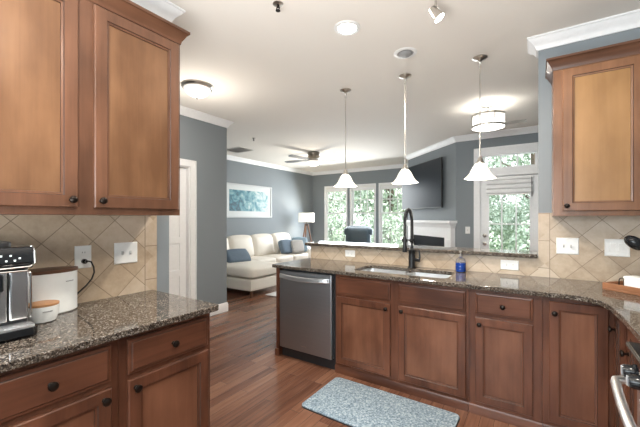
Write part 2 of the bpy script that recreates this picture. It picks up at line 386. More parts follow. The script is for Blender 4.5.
wallbox('wall_back', [(-2.105, -2.0, -2.45, -2.33, 0, ZC), (.5, 1.02, -2.45, -2.33, 0, ZC), (-2.0, .5, -2.45, -2.33, 0, .85), (-2.0, .5, -2.45, -2.33, 2.35, ZC), (-3.86, -2.225, -2.45, -2.33, 0, ZC)], 'blue-grey wall behind the camera')
HX = -3.86; DY0, DY1, DZ = 1.90, 2.715, 2.06
wallbox('wall_hall', [(HX-.12, HX, -2.45, DY0, 0, ZC), (HX-.12, HX, DY0, DY1, DZ, ZC), (HX-.12, HX, DY1, 3.34, 0, ZC), (HX-.12, HX-.10, DY0, DY1, 0, DZ)], 'blue-grey hall wall holding the white door')
LX, LY = -5.94, 8.58
wallbox('wall_living_near', [(LX, HX-.12, 3.22, 3.34, 0, ZC)], 'blue-grey living room wall returning behind the hall')
wallbox('wall_living_left', [(LX-.12, LX, 3.22, LY+.12, 0, ZC)], 'blue-grey living room wall behind the sofa')
WIN = [(-5.49, -4.69), (-4.60, -3.785), (-3.70, -2.89)]; WZ0, WZ1 = .55, 2.35
rects = [(LX, -1.45, LY, LY+.12, 0, WZ0), (LX, -1.45, LY, LY+.12, WZ1, ZC)]
xs = [LX]+[v for p_ in WIN for v in (p_[0]+.03, p_[1]-.03)]+[-1.45]
for k in range(0, len(xs), 2): rects.append((xs[k], xs[k+1], LY, LY+.12, WZ0, WZ1))
wallbox('wall_windows', rects, 'blue-grey living room wall holding the three windows')
FX0, FY0 = -1.21, 6.19; FX1, FY1 = -2.50, 7.48
struct(obj('wall_fireplace', prism(nb(), [(FX0, FY0), (FX0, 8.58), (-1.40, 8.58), (FX1, FY1)], 0, ZC), M['wall'], smooth=0), 'angled blue-grey wall holding television and fireplace')
PX0, PX1 = -.835, .035; PZ = 2.09; TZ0, TZ1 = 2.17, 2.47
wallbox('wall_patio', [(FX0, PX0, FY0, FY0+.12, 0, ZC), (PX1, 1.14, FY0, FY0+.12, 0, ZC), (PX0, PX1, FY0, FY0+.12, TZ1, ZC), (PX0, PX1, FY0, FY0+.12, PZ, TZ0)], 'blue-grey wall holding the glazed patio door')
# crown mouldings and baseboards
CR = [(0, ZC), (0, ZC-.095), (.012, ZC-.095), (.018, ZC-.078), (.034, ZC-.050), (.058, ZC-.030), (.066, ZC-.016), (.075, ZC-.012), (.075, ZC)]
BB = [(0, 0), (.016, 0), (.016, .10), (.012, .118), (.006, .132), (0, .132)]
living = [(HX, -2.33), (HX, 3.34), (LX, 3.34), (LX, LY), (-1.40, LY), (FX1, FY1), (FX0, FY0), (1.02, FY0)]
for k, (path, lab) in enumerate([
    ([(1.02, 3.30), (0, 3.30), (0, 3.168), (1.02, 3.168)], 'white crown moulding around the wall above the right cabinet'),
    ([(-2.105, -2.33), (-2.105, 1.32), (-2.225, 1.32), (-2.225, -2.33)], 'white crown moulding above the left cabinets'),
    (living, 'white crown moulding around the hall and living room')]):
    struct(obj('trim_%d' % (k+1), moulding(nb(), path, CR), M['white_trim'], smooth=25), lab)
struct(obj('baseboard_hall', moulding(nb(), [(HX, -2.33), (HX, DY0-.085)], BB), M['white_trim']), 'white baseboard before the hall door')
struct(obj('baseboard_living', moulding(nb(), [(HX, DY1+.085), (HX, 3.34), (LX, 3.34), (LX, LY), (-1.40, LY), (FX1, FY1)], BB), M['white_trim']), 'white baseboard around the hall corner and living room')
struct(obj('baseboard_patio', moulding(nb(), [(FX0, FY0), (PX0-.085, FY0)], BB), M['white_trim']), 'white baseboard beside the patio door')
struct(obj('baseboard_left', moulding(nb(), [(-2.105, 1.20), (-2.105, 1.32), (-2.225, 1.32), (-2.225, -2.3)], BB), M['white_trim']), 'white baseboard at the end of the kitchen wall')
# hall door (x = HX), six recessed panels
hd = struct(bpy.data.objects.new('door_1', None), 'white panelled hall door in a white casing'); C.objects.link(hd); hd.location = (HX, DY0, 0); hd.rotation_euler = (0, 0, PI/2)
W_ = DY1-DY0
def slab_panels(bm, x0, x1, z0, z1, yf, yb, panels, dep=.012):
    xs_ = sorted({x0, x1, *[v for p_ in panels for v in p_[:2]]}); zs_ = sorted({z0, z1, *[v for p_ in panels for v in p_[2:]]})
    for i in range(len(xs_)-1):
        for j in range(len(zs_)-1):
            a, b, c, d = xs_[i], xs_[i+1], zs_[j], zs_[j+1]; mx_, mz_ = (a+b)/2, (c+d)/2
            if any(p_[0] < mx_ < p_[1] and p_[2] < mz_ < p_[3] for p_ in panels): continue
            box(bm, a, b, yf, yb, c, d)
    for a, b, c, d in panels:
        box(bm, a, b, yf+dep, yb, c, d)
        box(bm, a+.03, b-.03, yf+dep*.35, yf+dep+.001, c+.03, d-.03)
    return bm
pn = [(.11, .36, z0, z1) for z0, z1 in ((.22, .62), (.70, 1.05), (1.13, 1.48), (1.56, 1.93))]+[(.455, .705, z0, z1) for z0, z1 in ((.22, .62), (.70, 1.05), (1.13, 1.48), (1.56, 1.93))]
obj('door_slab', slab_panels(nb(), .015, W_-.015, .01, DZ-.012, .055, .09, pn), M['white_trim'], hd, smooth=0)
bm = nb(); CAS = ((0, .0), (-.018, .0))
box(bm, -.085, 0, -.018, 0, 0, DZ+.085); box(bm, W_, W_+.085, -.018, 0, 0, DZ+.085); box(bm, 0, W_, -.018, 0, DZ, DZ+.085)
box(bm, -.085, -.07, -.026, -.018, 0, DZ+.085); box(bm, W_+.07, W_+.085, -.026, -.018, 0, DZ+.085); box(bm, -.085, W_+.085, -.026, -.018, DZ+.07, DZ+.085)
obj('door_casing', bm, M['white_trim'], hd, smooth=0)
bm = nb(); box(bm, 0, .014, 0, .098, 0, DZ); box(bm, W_-.014, W_, 0, .098, 0, DZ); box(bm, .014, W_-.014, 0, .098, DZ-.011, DZ); obj('door_jamb', bm, M['white_trim'], hd, smooth=0)
bm = lathe(nb(), [(.026, 0), (.026, .006), (.010, .01), (.010, .03), (.027, .042), (.027, .055), (.012, .065)], (.07, .055, .95), 20, '-Y'); obj('door_knob', bm, M['nickel'], hd)
# living room windows
def make_window(n, x0, x1, z0, z1, y, label, cols=3, rows=2, split=True, screen_on=True, wall=.12):
    r = struct(bpy.data.objects.new('window_%d' % n, None), label); C.objects.link(r); r.location = (x0, y, z0)
    W, H = x1-x0, z1-z0; b = nb(); e = .045
    box(b, 0, e, -.014, wall-.01, 0, H); box(b, W-e, W, -.014, wall-.01, 0, H); box(b, e, W-e, -.014, wall-.01, H-e, H); box(b, e, W-e, -.014, wall-.01, 0, e)
    obj('window_frame', b, M['white_trim'], r, smooth=0)
    def sash(name, za, zb, yf, cols, rows):
        s = .035; b = nb()
        box(b, e, e+s, yf, yf+.03, za, zb); box(b, W-e-s, W-e, yf, yf+.03, za, zb); box(b, e+s, W-e-s, yf, yf+.03, za, za+s); box(b, e+s, W-e-s, yf, yf+.03, zb-s, zb)
        so = obj(name, b, M['white_trim'], r, smooth=0)
        gx0, gx1, gz0, gz1 = e+s, W-e-s, za+s, zb-s
        obj('pane', bx(gx0, gx1, yf+.013, yf+.017, gz0, gz1), M['pane'], so, smooth=0)
        if cols > 1 or rows > 1:
            b = nb()
            for k in range(1, cols): x = gx0+(gx1-gx0)*k/cols; box(b, x-.012, x+.012, yf+.006, yf+.0125, gz0, gz1)
            for k in range(1, rows): z = gz0+(gz1-gz0)*k/rows; box(b, gx0, gx1, yf+.005, yf+.0115, z-.012, z+.012)
            obj('muntins', b, M['white_trim'], so, smooth=0)
    if split:
        mz = 1.52-z0
        sash('upper_sash', mz-.018, H-e, .075, cols, rows); sash('lower_sash', e, mz+.018, .042, 1, 1)
        if screen_on: obj('insect_screen', bx(e+.005, W-e-.005, .107, .1085, e, mz-.02), M['screen'], r, smooth=0)
    else: sash('fixed_sash', e*.5, H-e*.5, .05, cols, rows)
    return r
wl_ = ['white window at the far left of the living room', 'white middle window of the living room behind the recliner', 'white window next to the television wall']
wr_ = [make_window(k+1, a, b_, WZ0, WZ1, LY, wl_[k]) for k, (a, b_) in enumerate(WIN)]
make_window(4, PX0, PX1, TZ0, TZ1, FY0, 'white transom window above the patio door', 3, 1, False)
make_window(5, -2.0, .5, .85, 2.35, -2.45, 'wide kitchen window behind the camera', 3, 1, False)
bm = nb(); box(bm, WIN[0][0]-.03, WIN[2][1]+.03, LY-.05, LY, WZ0-.03, WZ0); struct(obj('trim_4', bm, M['white_trim'], bevel=.006), 'white sill under the three windows')
for k, (a, b_) in enumerate(WIN):
    s = bpy.data.objects.new('window_shade', None); C.objects.link(s); s.parent = wr_[k]; s.location = (.05, 0, WZ1-WZ0-.047)
    bm = nb(); box(bm, 0, b_-a-.10, 0, .036, -.045, 0); obj('headrail', bm, M['white_plastic'], s, bevel=.004)
    bm = nb()
    for j in range(4): box(bm, .003, b_-a-.103, .004+.004*(j % 2), .034-.004*(j % 2), -.046-.017*(j+1)+.002, -.046-.017*j)
    obj('folded_fabric', bm, M['white_trim'], s, smooth=0)
    obj('bottom_rail', bx(.002, b_-a-.102, .003, .035, -.130, -.114), M['white_plastic'], s, bevel=.003)
# patio door
pd = struct(bpy.data.objects.new('door_2', None), 'white glazed patio door with deadbolt and knob'); C.objects.link(pd); pd.location = (PX0, FY0, 0)
W_ = PX1-PX0; gx0, gx1, gz0, gz1 = .125, W_-.13, .28, 2.0
bm = nb()
box(bm, .018, gx0, .045, .09, .01, PZ-.018); box(bm, gx1, W_-.018, .045, .09, .01, PZ-.018); box(bm, gx0, gx1, .045, .09, .01, gz0); box(bm, gx0, gx1, .045, .09, gz1, PZ-.018)
for a in (gx0, gx1-.02): box(bm, a, a+.02, .037, .045, gz0, gz1)
for a in (gz0, gz1-.02): box(bm, gx0+.02, gx1-.02, .037, .045, a, a+.02)
obj('door_slab', bm, M['white_trim'], pd, smooth=0)
obj('pane', bx(gx0, gx1, .065, .07, gz0, gz1), M['pane'], pd, smooth=0)
bm = nb()
for k in (1, 2): x = gx0+(gx1-gx0)*k/3; box(bm, x-.010, x+.010, .052, .064, gz0, gz1)
for z in (.56, 1.28): box(bm, gx0, gx1, .053, .063, z-.010, z+.010)
obj('muntins', bm, M['white_trim'], pd, smooth=0)
bm = nb(); box(bm, 0, .016, 0, .11, 0, PZ); box(bm, W_-.016, W_, 0, .11, 0, PZ); box(bm, .016, W_-.016, 0, .11, PZ-.016, PZ); obj('door_jamb', bm, M['white_trim'], pd, smooth=0)
bm = nb(); box(bm, -.085, .004, -.02, 0, 0, TZ1+.09); box(bm, W_-.004, W_+.085, -.02, 0, 0, TZ1+.09); box(bm, .004, W_-.004, -.02, 0, TZ1-.03, TZ1+.09); box(bm, .004, W_-.004, -.02, 0, PZ-.01, TZ0+.02)
box(bm, -.085, -.065, -.028, -.02, 0, TZ1+.09); box(bm, W_+.065, W_+.085, -.028, -.02, 0, TZ1+.09); box(bm, -.085, W_+.085, -.028, -.02, TZ1+.07, TZ1+.09)
obj('door_casing', bm, M['white_trim'], pd, smooth=0)
for z, nm in ((1.085, 'deadbolt'), (.945, 'door_knob')):
    obj(nm, lathe(nb(), [(.030, 0), (.030, .008), (.012, .012), (.012, .03), (.026, .04), (.026, .055), (.012, .062)], (.075, .045, z), 20, '-Y'), M['nickel'], pd)
bl = thing('window_blind', 'white blind drawn up at the top of the patio door glass', 'blind', (PX0+.105, FY0, 1.76))
bw = gx1-gx0+.05; bm = nb(); box(bm, 0, bw, -.005, .034, .25, .30); obj('headrail', bm, M['white_plastic'], bl, bevel=.004)
bm = nb()
for j in range(3): loops(bm, [[(x, y, z) for y, z in ((.03, .075*j+.02), (-.004, .075*j+.028), (-.010, .075*j+.045), (0, .075*j+.092), (.03, .075*j+.094))] for x in (.004, bw-.004)])
obj('folded_fabric', bm, M['white_trim'], bl, smooth=30)
obj('bottom_rail', bx(.002, bw-.002, -.004, .03, 0, .019), M['white_plastic'], bl, bevel=.003)
obj('wand', tube(nb(), [(bw-.02, -.012, .27), (bw-.018, -.014, -.04)], .005, 8), M['slot'], bl)
# ------------------------------------------------------------------ outdoors
struct(obj('ground', bx(-40, 30, 8.75, 60, -.6, -.5), M['lawn'], smooth=0), 'pale sunlit ground outside')
def tree(seed):
    R = random.Random(seed); t = thing('tree', 'leafy green tree outside beyond the windows', 'tree', (0, 0, 0), 0, 'trees beyond the windows')
    tube_b = nb(); tube(tube_b, [(0, 0, 0), (.1, .05, 1.6), (.05, .1, 3.2), (.2, 0, 5)], [.2, .16, .12, .05], 10)
    for k in range(6):
        a = R.uniform(0, 6.28); z = R.uniform(1.2, 3.6); tube(tube_b, [(.06, .06, z), (math.cos(a)*.8, math.sin(a)*.8, z+.7), (math.cos(a)*1.7, math.sin(a)*1.7, z+1.2)], [.07, .05, .02], 7)
    obj('trunk', tube_b, M['bark'], t)
    b = nb()
    blobs = [(R.uniform(-1.6, 1.6), R.uniform(-1.6, 1.6), R.uniform(.3, 5.6), R.uniform(.65, 1.05)) for _ in range(30)]
    for x, y, z, r in blobs:
        for _ in range(240):
            d = Vector((R.gauss(0, 1), R.gauss(0, 1), R.gauss(0, 1))).normalized()*r*R.uniform(.45, 1)**.5
            c = Vector((x, y, z))+d; s = R.uniform(.05, .12)
            u = Vector((R.gauss(0, 1), R.gauss(0, 1), R.gauss(0, 1))).normalized(); v = u.orthogonal().normalized()
            b.faces.new([b.verts.new(c+u*s), b.verts.new(c+v*s*.5), b.verts.new(c-u*s), b.verts.new(c-v*s*.5)])
    obj('foliage', b, M['leaf'], t, smooth=0)
    return t
T0, T1 = tree(3), tree(11)
def shrub(seed):
    R = random.Random(seed); t = thing('shrub', 'low leafy shrub outside below the trees', 'shrub', (0, 0, 0), 0, 'shrubs beyond the windows')
    b = nb()
    for k in range(7): a = k*.9; tube(b, [(0, 0, 0), (math.cos(a)*.35, math.sin(a)*.25, .6), (math.cos(a)*.75, math.sin(a)*.5, 1.3)], [.03, .022, .01], 6)
    obj('stems', b, M['bark'], t)
    b = nb()
    for _ in range(2600):
        d = Vector((R.gauss(0, 1), R.gauss(0, 1), R.gauss(0, 1))).normalized()*R.uniform(.4, 1)**.4
        c = Vector((d.x*1.12, d.y*.75, .95+d.z*.92)); q = R.uniform(.035, .08)
        u = Vector((R.gauss(0, 1), R.gauss(0, 1), R.gauss(0, 1))).normalized(); v = u.orthogonal().normalized()
        b.faces.new([b.verts.new(c+u*q), b.verts.new(c+v*q*.5), b.verts.new(c-u*q), b.verts.new(c-v*q*.5)])
    obj('foliage', b, M['leaf'], t, smooth=0); return t
B0 = shrub(5)
for k, x in enumerate((-9.2, -6.8, -4.4, -2.0, .4)):
    if k == 0: B0.location = (x, 11.2, -.5)
    else: dup(B0, (x, 11.2+.15*(k % 2), -.5), PI*(k % 2), scale=(1, 1, 1+.07*(k % 3)))
spots = [(x+off, y) for y, off in ((14.6, 0), (20.2, 2.7), (25.8, .6)) for x in (-16.4, -11.0, -5.6, -.2, 5.2)]
for k, (x, y) in enumerate(spots):
    src = (T0, T1)[k % 2]
    if k < 2: src.location = (x, y, -.5); src.rotation_euler.z = k
    else: dup(src, (x, y, -.5), k*1.57, scale=(1, 1, 1+.12*(k % 3)))
# ------------------------------------------------------------------ cabinets
def ring_rect(x0, x1, z0, z1, ins, y): return [(x0+ins, y, z0+ins), (x1-ins, y, z0+ins), (x1-ins, y, z1-ins), (x0+ins, y, z1-ins)]
def knob(parent, x, z, y):
    return obj('knob', lathe(nb(), [(.0095, 0), (.0095, .003), (.006, .006), (.0065, .014), (.0135, .019), (.0165, .024), (.0155, .029), (.009, .033), (.0, .0335)], (x, y, z), 20, '-Y'), M['bronze'], parent)
def door(parent, x0, x1, z0, z1, knob_at=None, mv='wood_v', mp='wood_panel', fw=.062, t=.02):
    bm = nb(); rr_ = lambda i, y: ring_rect(x0, x1, z0, z1, i, y)
    loops(bm, [rr_(0, 0), rr_(0, -t+.004), rr_(.004, -t), rr_(fw-.012, -t)], cap0=True, cap1=False)
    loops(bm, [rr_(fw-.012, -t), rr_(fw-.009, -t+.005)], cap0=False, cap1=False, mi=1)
    loops(bm, [rr_(fw-.009, -t+.005), rr_(fw, -t+.0065)], cap0=False, cap1=False)
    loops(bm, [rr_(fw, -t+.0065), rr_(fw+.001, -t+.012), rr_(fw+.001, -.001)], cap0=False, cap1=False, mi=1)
    d = obj('door', bm, [M[mv], M['glaze_shade']], parent, smooth=0)
    bm = nb(); loops(bm, [rr_(fw-.004, -.002), rr_(fw-.004, -t+.0115), rr_(fw+.004, -t+.0115)]); obj('door_panel', bm, M[mp], d, smooth=0)
    if knob_at: knob(d, knob_at[0], knob_at[1], -t)
    return d
def drawer(parent, x0, x1, z0, z1, mh='base_h', knob_on=True, name='drawer', t=.02):
    bm = nb(); rr_ = lambda i, y: ring_rect(x0, x1, z0, z1, i, y)
    loops(bm, [rr_(0, 0), rr_(0, -t+.009), rr_(.004, -t+.006), rr_(.013, -t+.005)], cap1=False)
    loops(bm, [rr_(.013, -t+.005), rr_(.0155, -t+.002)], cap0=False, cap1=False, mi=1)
    loops(bm, [rr_(.0155, -t+.002), rr_(.018, -t)], cap0=False)
    d = obj(name, bm, [M[mh], M['glaze_shade']], parent, smooth=0)
    if knob_on: knob(d, (x0+x1)/2, (z0+z1)/2, -t)
    return d
def carcass(W, D, z0, z1, top=False, f=.02):
    b = nb(); box(b, 0, W, 0, f, z0, z1); box(b, 0, .016, f, D, z0, z1); box(b, W-.016, W, f, D, z0, z1); box(b, .016, W-.016, D-.01, D, z0, z1); box(b, .016, W-.016, f, D-.01, z0, z0+.02)
    if top: box(b, .016, W-.016, f, D-.01, z1-.02, z1)
    return b
DB = (.092, .683); DR = (.706, .857); DF = (.092, .857); ZB = .8835
LF, PF, RF = -1.48, 2.56, .385    # face-frame planes of the left run, the peninsula, the right run
def base_foot(W, shoe=True): return moulding(nb(), [(0, 0), (W, 0)], [(0, 0), (.014, 0), (.014, .055), (.008, .066), (0, .068)])
# left base run, faces +X
LD = 2.095+LF
c = thing('base_cabinet', 'brown base cabinet under the coffee machine, at the bottom left corner', 'cabinet', (LF, .10, 0), PI/2)
obj('body', carcass(.596, LD, 0, ZB), M['base_v'], c, smooth=0); drawer(c, .155, .565, *DR); door(c, .155, .565, *DB, (.535, .645), 'base_v', 'base_panel')
obj('base_moulding', base_foot(.596), M['base_h'], c)
c = thing('base_cabinet', 'brown base cabinet at the hall end of the left counter', 'cabinet', (LF, .698, 0), PI/2)
obj('body', carcass(.466, LD, 0, ZB), M['base_v'], c, smooth=0); drawer(c, .034, .444, *DR); door(c, .034, .444, *DB, (.062, .645), 'base_v', 'base_panel')
obj('base_moulding', base_foot(.466), M['base_h'], c)
# peninsula, faces -Y
PD = 3.158-PF
ep = obj('end_panel', bx(-2.207, -2.168, 2.545, 3.155, 0, ZB), M['base_v'], bevel=.002); tag(ep, 'narrow brown end panel left of the dishwasher', 'panel')
obj('foot_block', bx(-2.217, -2.165, 2.532, 2.60, 0, .07), M['base_v'], ep, bevel=.004)
c = thing('sink_cabinet', 'brown two-door cabinet below the sink, right of the dishwasher', 'cabinet', (-1.518, PF, 0))
obj('body', carcass(1.104, PD, 0, ZB), M['base_v'], c, smooth=0)
for a, b_, kx in ((.018, .518, .488), (.588, 1.086, .618)):
    drawer(c, a, b_, *DR, 'base_h', False, 'drawer_front'); door(c, a, b_, *DB, (kx, .645), 'base_v', 'base_panel')
obj('base_moulding', base_foot(1.104), M['base_h'], c)
c = thing('drawer_cabinet', 'narrow brown cabinet with one drawer and one door, right of the sink cabinet', 'cabinet', (-.412, PF, 0))
obj('body', carcass(.432, PD, 0, ZB), M['base_v'], c, smooth=0); drawer(c, .041, .384, *DR); door(c, .041, .384, *DB, (.07, .64), 'base_v', 'base_panel')
obj('base_moulding', base_foot(.432), M['base_h'], c)
c = thing('corner_cabinet', 'brown corner cabinet with tall doors where the peninsula meets the right counter', 'cabinet', (.022, PF, 0))
b = nb(); W = RF-.022
box(b, 0, W+.02, 0, .02, 0, ZB); box(b, 0, .016, .02, PD, 0, ZB); box(b, W, W+.02, -.36, 0, 0, ZB); box(b, W+.02, .99, -.36, -.344, 0, ZB); box(b, .016, .99, PD-.012, PD, 0, ZB); box(b, .016, .99, .02, PD-.012, 0, .02)
obj('body', b, M['base_v'], c, smooth=0)
door(c, .035, .322, *DF, (.063, .785), 'base_v', 'base_panel')
d2 = door(c, 0, .275, *DF, None, 'base_v', 'base_panel'); d2.location = (W, -.042, 0); d2.rotation_euler = (0, 0, -PI/2)
knob(d2, .03, .745, -.02)
obj('base_moulding', moulding(nb(), [(0, 0), (W, 0), (W, -.36)], [(0, 0), (.014, 0), (.014, .055), (.008, .066), (0, .068)]), M['base_h'], c)
c = thing('base_cabinet', 'brown base cabinet between the corner cabinet and the range', 'cabinet', (RF, 2.198, 0), -PI/2)
obj('body', carcass(.556, .63, 0, ZB), M['base_v'], c, smooth=0); door(c, .012, .272, *DF, (.04, .72), 'base_v', 'base_panel'); door(c, .286, .545, *DF, (.51, .72), 'base_v', 'base_panel')
obj('base_moulding', base_foot(.556), M['base_h'], c)
# upper cabinets
CC = [(0, 0), (.004, 0), (.008, .014), (.014, .022), (.028, .042), (.036, .050), (.042, .052), (.042, .064), (0, .064)]
UZ0, UZ1 = 1.395, 2.425
def upper(c, W, D, doors, crown, mv='wood_v', mp='wood_panel'):
    obj('body', carcass(W, D, UZ0, UZ1, True), M[mv], c, smooth=0)
    for a, b_, kx in doors: door(c, a, b_, UZ0+.033, UZ1-.022, (kx, UZ0+.068), mv, mp, fw=.066)
    obj('crown', moulding(nb(), crown, [(d, UZ1-.012+z*1.25) for d, z in CC]), M['wood_h'], c, smooth=20)
UF = -1.785
c = thing('wall_cabinet', 'brown upper cabinet with two tall doors above the coffee machine', 'cabinet', (UF, -.20, 0), PI/2)
upper(c, 1.388, 2.096+UF, [(.42, .86, .832), (.927, 1.372, .955)], [(0, 0), (1.388, 0), (1.388, .31)])
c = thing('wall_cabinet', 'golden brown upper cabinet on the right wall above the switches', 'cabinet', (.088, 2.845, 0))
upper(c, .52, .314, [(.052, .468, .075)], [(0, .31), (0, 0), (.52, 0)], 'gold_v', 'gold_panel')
# ------------------------------------------------------------------ worktops
def slab(name, outer, hole, z0, z1, label, bevel=.007):
    bm = nb()
    def ring(p_, z): 
        vs = [bm.verts.new((x, y, z)) for x, y in p_]; return vs, [bm.edges.new((vs[i], vs[(i+1) % len(vs)])) for i in range(len(vs))]
    ov, oe = ring(outer, z1); es = list(oe)
    if hole: hv, he = ring(hole, z1); es += he
    r = bmesh.ops.triangle_fill(bm, edges=es, use_beauty=True)
    ex = bmesh.ops.extrude_face_region(bm, geom=bm.faces[:])
    for v in ex['geom']:
        if isinstance(v, bmesh.types.BMVert): v.co.z = z0
    return tag(obj(name, bm, M['granite'], None, bevel=bevel, smooth=0, seg=3), label, 'countertop')
slab('countertop', [(-2.096, -.3), (-1.43, -.3), (-1.43, 1.175), (-1.437, 1.187), (-1.45, 1.193), (-2.096, 1.20)], None, .884, .914, 'speckled brown granite countertop on the left cabinets')
SX0, SX1, SY0, SY1 = -1.40, -.59, 2.65, 3.02
slab('countertop', [(-2.245, 2.53), (-2.238, 2.517), (-2.225, 2.51), (.17, 2.51), (.245, 2.487), (.292, 2.43), (.318, 2.33), (.332, 2.1), (.340, 1.632), (1.018, 1.632), (1.018, 3.158), (-2.245, 3.158)],
     rrect(SX0, SX1, SY0, SY1, .06), .884, .914, 'speckled brown granite peninsula countertop around the sink')
led = tag(obj('bar_ledge', bx(-2.27, -.004, 3.115, 3.46, 1.0605, 1.093), M['granite'], None, bevel=.007, smooth=0, seg=3), 'long raised granite bar ledge on the tiled half wall', 'ledge')
# sink
sk = thing('kitchen_sink', 'stainless double-bowl sink set under the peninsula countertop', 'sink', (0, 0, .883))
xm = -.985
for a, b_ in ((SX0-.012, xm-.008), (xm+.008, SX1+.012)):
    y0, y1 = SY0-.012, SY1+.012; bm = nb()
    L = lambda i, z, r: [(x, y, z) for x, y in rrect(a+i, b_-i, y0+i, y1-i, r)]
    loops(bm, [L(.0, 0, .05), L(.004, -.003, .05), L(.008, -.10, .055), L(.014, -.175, .06), L(.05, -.195, .05), L(.05, -.199, .05), L(.010, -.18, .06), L(.0, -.10, .05), L(-.002, -.002, .05), L(-.002, 0, .05), L(.0, 0, .05)], cap0=False, cap1=False)
    bm.faces.new([bm.verts.new(p_) for p_ in L(.05, -.195, .05)]); bm.faces.new([bm.verts.new(p_) for p_ in L(.05, -.199, .05)])
    o = obj('bowl', bm, M['steel'], sk, smooth=50)
    obj('drain', lathe(nb(), [(.042, 0), (.042, .003), (.030, .003), (.026, .0008), (.0, .0008)], ((a+b_)/2, (y0+y1)/2+.03, -.1948), 24), M['chrome'], o)
obj('bowl_divider', bx(xm-.009, xm+.009, SY0-.005, SY1+.005, -.05, -.012), M['steel'], sk, bevel=.005)
# faucet
fx, fy = -.995, 3.083
fc = thing('kitchen_faucet', 'black spring-neck pull-down faucet behind the sink', 'faucet', (fx, fy, .9145))
obj('base', lathe(nb(), [(.037, 0), (.037, .006), (.031, .010), (.030, .018), (.030, .10), (.028, .125), (.031, .13), (.031, .165), (.022, .175), (.016, .18), (.014, .20), (.0, .20)], n=28), M['black'], fc)
arc = [(0, 0, .20+.03*k) for k in range(8)]
R_ = .085; ang = math.radians(200)   # the neck arches towards the sink, slightly left
for k in range(1, 13):
    a = PI*k/12; d = R_*(1-math.cos(a)); arc.append((-d*.06, -d*1.0, .41+R_*1.55*math.sin(a)))
arc += [(-2*R_*.06, -2*R_*1.0, .41-.03*k) for k in range(1, 5)]
obj('hose', tube(nb(), arc, .0085, 10), M['black'], fc)
def helix(path, r, turns, wire):
    P = [Vector(p_) for p_ in path]; ln = [0]
    for a, b_ in zip(P, P[1:]): ln.append(ln[-1]+(b_-a).length)
    N = turns*9; out = []; up = Vector((.3, -.2, .1))
    for i in range(N+1):
        s = ln[-1]*i/N; k = max(j for j in range(len(ln)) if ln[j] <= s+1e-9); k = min(k, len(P)-2)
        u = (s-ln[k])/(ln[k+1]-ln[k]); p_ = P[k].lerp(P[k+1], u); t_ = (P[k+1]-P[k]).normalized()
        up = (up-t_*up.dot(t_)).normalized(); sd = t_.cross(up); a = 2*PI*i/9
        out.append(p_+(up*math.cos(a)+sd*math.sin(a))*r)
    return tube(nb(), out, wire, 6)
obj('spring', helix(arc[1:], .0145, 58, .0032), M['black'], fc)
ex_, ey_, ez_ = arc[-1]
obj('spray_head', lathe(nb(), [(.010, .01), (.017, 0), (.018, -.03), (.0165, -.07), (.0205, -.085), (.0215, -.125), (.018, -.132), (.0, -.132)][::-1], (ex_, ey_, ez_), 22), M['black'], fc)
b = nb(); tube(b, [(0, 0, .255), (ex_*.5, ey_*.5, .262), (ex_*.82, ey_*.82, .262)], .0065, 10); lathe(b, [(.024, -.012), (.026, -.012), (.026, .012), (.024, .012)], (ex_, ey_, .262), 22, ring=True); lathe(b, [(.0, -.014), (.02, -.014), (.02, .014), (.0, .014)], (0, 0, .255), 18)
obj('docking_arm', b, M['black'], fc)
b = nb(); tube(b, [(.020, -.005, .075), (.076, -.012, .075)], .017, 14); tube(b, [(.068, -.012, .075), (.078, -.012, .10), (.072, -.014, .165)], [.012, .009, .007], 10); obj('handle', b, M['black'], fc)
# soap bottle
sb = thing('soap_bottle', 'clear soap bottle with blue liquid beside the sink', 'bottle', (-.562, 3.07, .9145))
PR = [(.038, 0), (.043, .004), (.043, .088), (.038, .108), (.020, .122), (.013, .128), (.013, .138)]
obj('bottle', lathe(nb(), PR, n=28), M['clear'], sb)
obj('blue_liquid', lathe(nb(), [(.0, .003), (.0405, .004), (.0415, .010), (.0415, .078), (.0, .078)], n=28), M['blue_soap'], sb)
b = nb(); lathe(b, [(.015, .134), (.015, .150), (.006, .152), (.004, .153), (.004, .172), (.010, .173), (.010, .181), (.0, .182)], n=20); tube(b, [(0, 0, .177), (0, -.022, .177), (0, -.034, .170)], .004, 8); obj('pump', b, M['nickel'], sb)
# dishwasher
dw = thing('dishwasher', 'dark stainless dishwasher at the left end of the peninsula', 'dishwasher', (-2.160, 2.555, 0))
W = .636
obj('body', bx(0, W, .028, .59, .10, .872), M['black_plastic'], dw, smooth=0)
obj('toe_kick', bx(.0, W, .03, .06, 0, .098), M['black_plastic'], dw, smooth=0)
bm = nb(); loops(bm, [[(x, y, z) for x, y, z in ((.008, .027, za), (.008, yf+.005, za), (.013, yf, za), (W-.029, yf, za), (W-.024, yf+.005, za), (W-.024, .027, za))] for za, yf in ((.105, -.022), (.862, -.022))])
obj('door_panel', bm, M['dark_steel'], dw, bevel=.002)
bm = nb(); pts = []
rings = []
for k in range(13):
    x = .022+(W-.066)*k/12; bow = .03*math.sin(PI*k/12)**.5 if 0 < k < 12 else 0
    y = -.022-.012-bow*.9; z = .812-.012*math.sin(PI*k/12)
    rings.append([(x, y+.010, z-.020), (x, y-.004, z-.020), (x, y-.009, z-.014), (x, y-.004, z+.018), (x, y+.003, z+.022), (x, y+.010, z+.020)])
loops(bm, rings); box(bm, .024, .05, -.045, -.021, .797, .825); box(bm, W-.070, W-.046, -.045, -.021, .797, .825)
obj('handle', bm, M['steel'], dw, smooth=40)
obj('badge', bx(.27, .335, -.0232, -.0218, .158, .163), M['nickel'], dw, smooth=0)
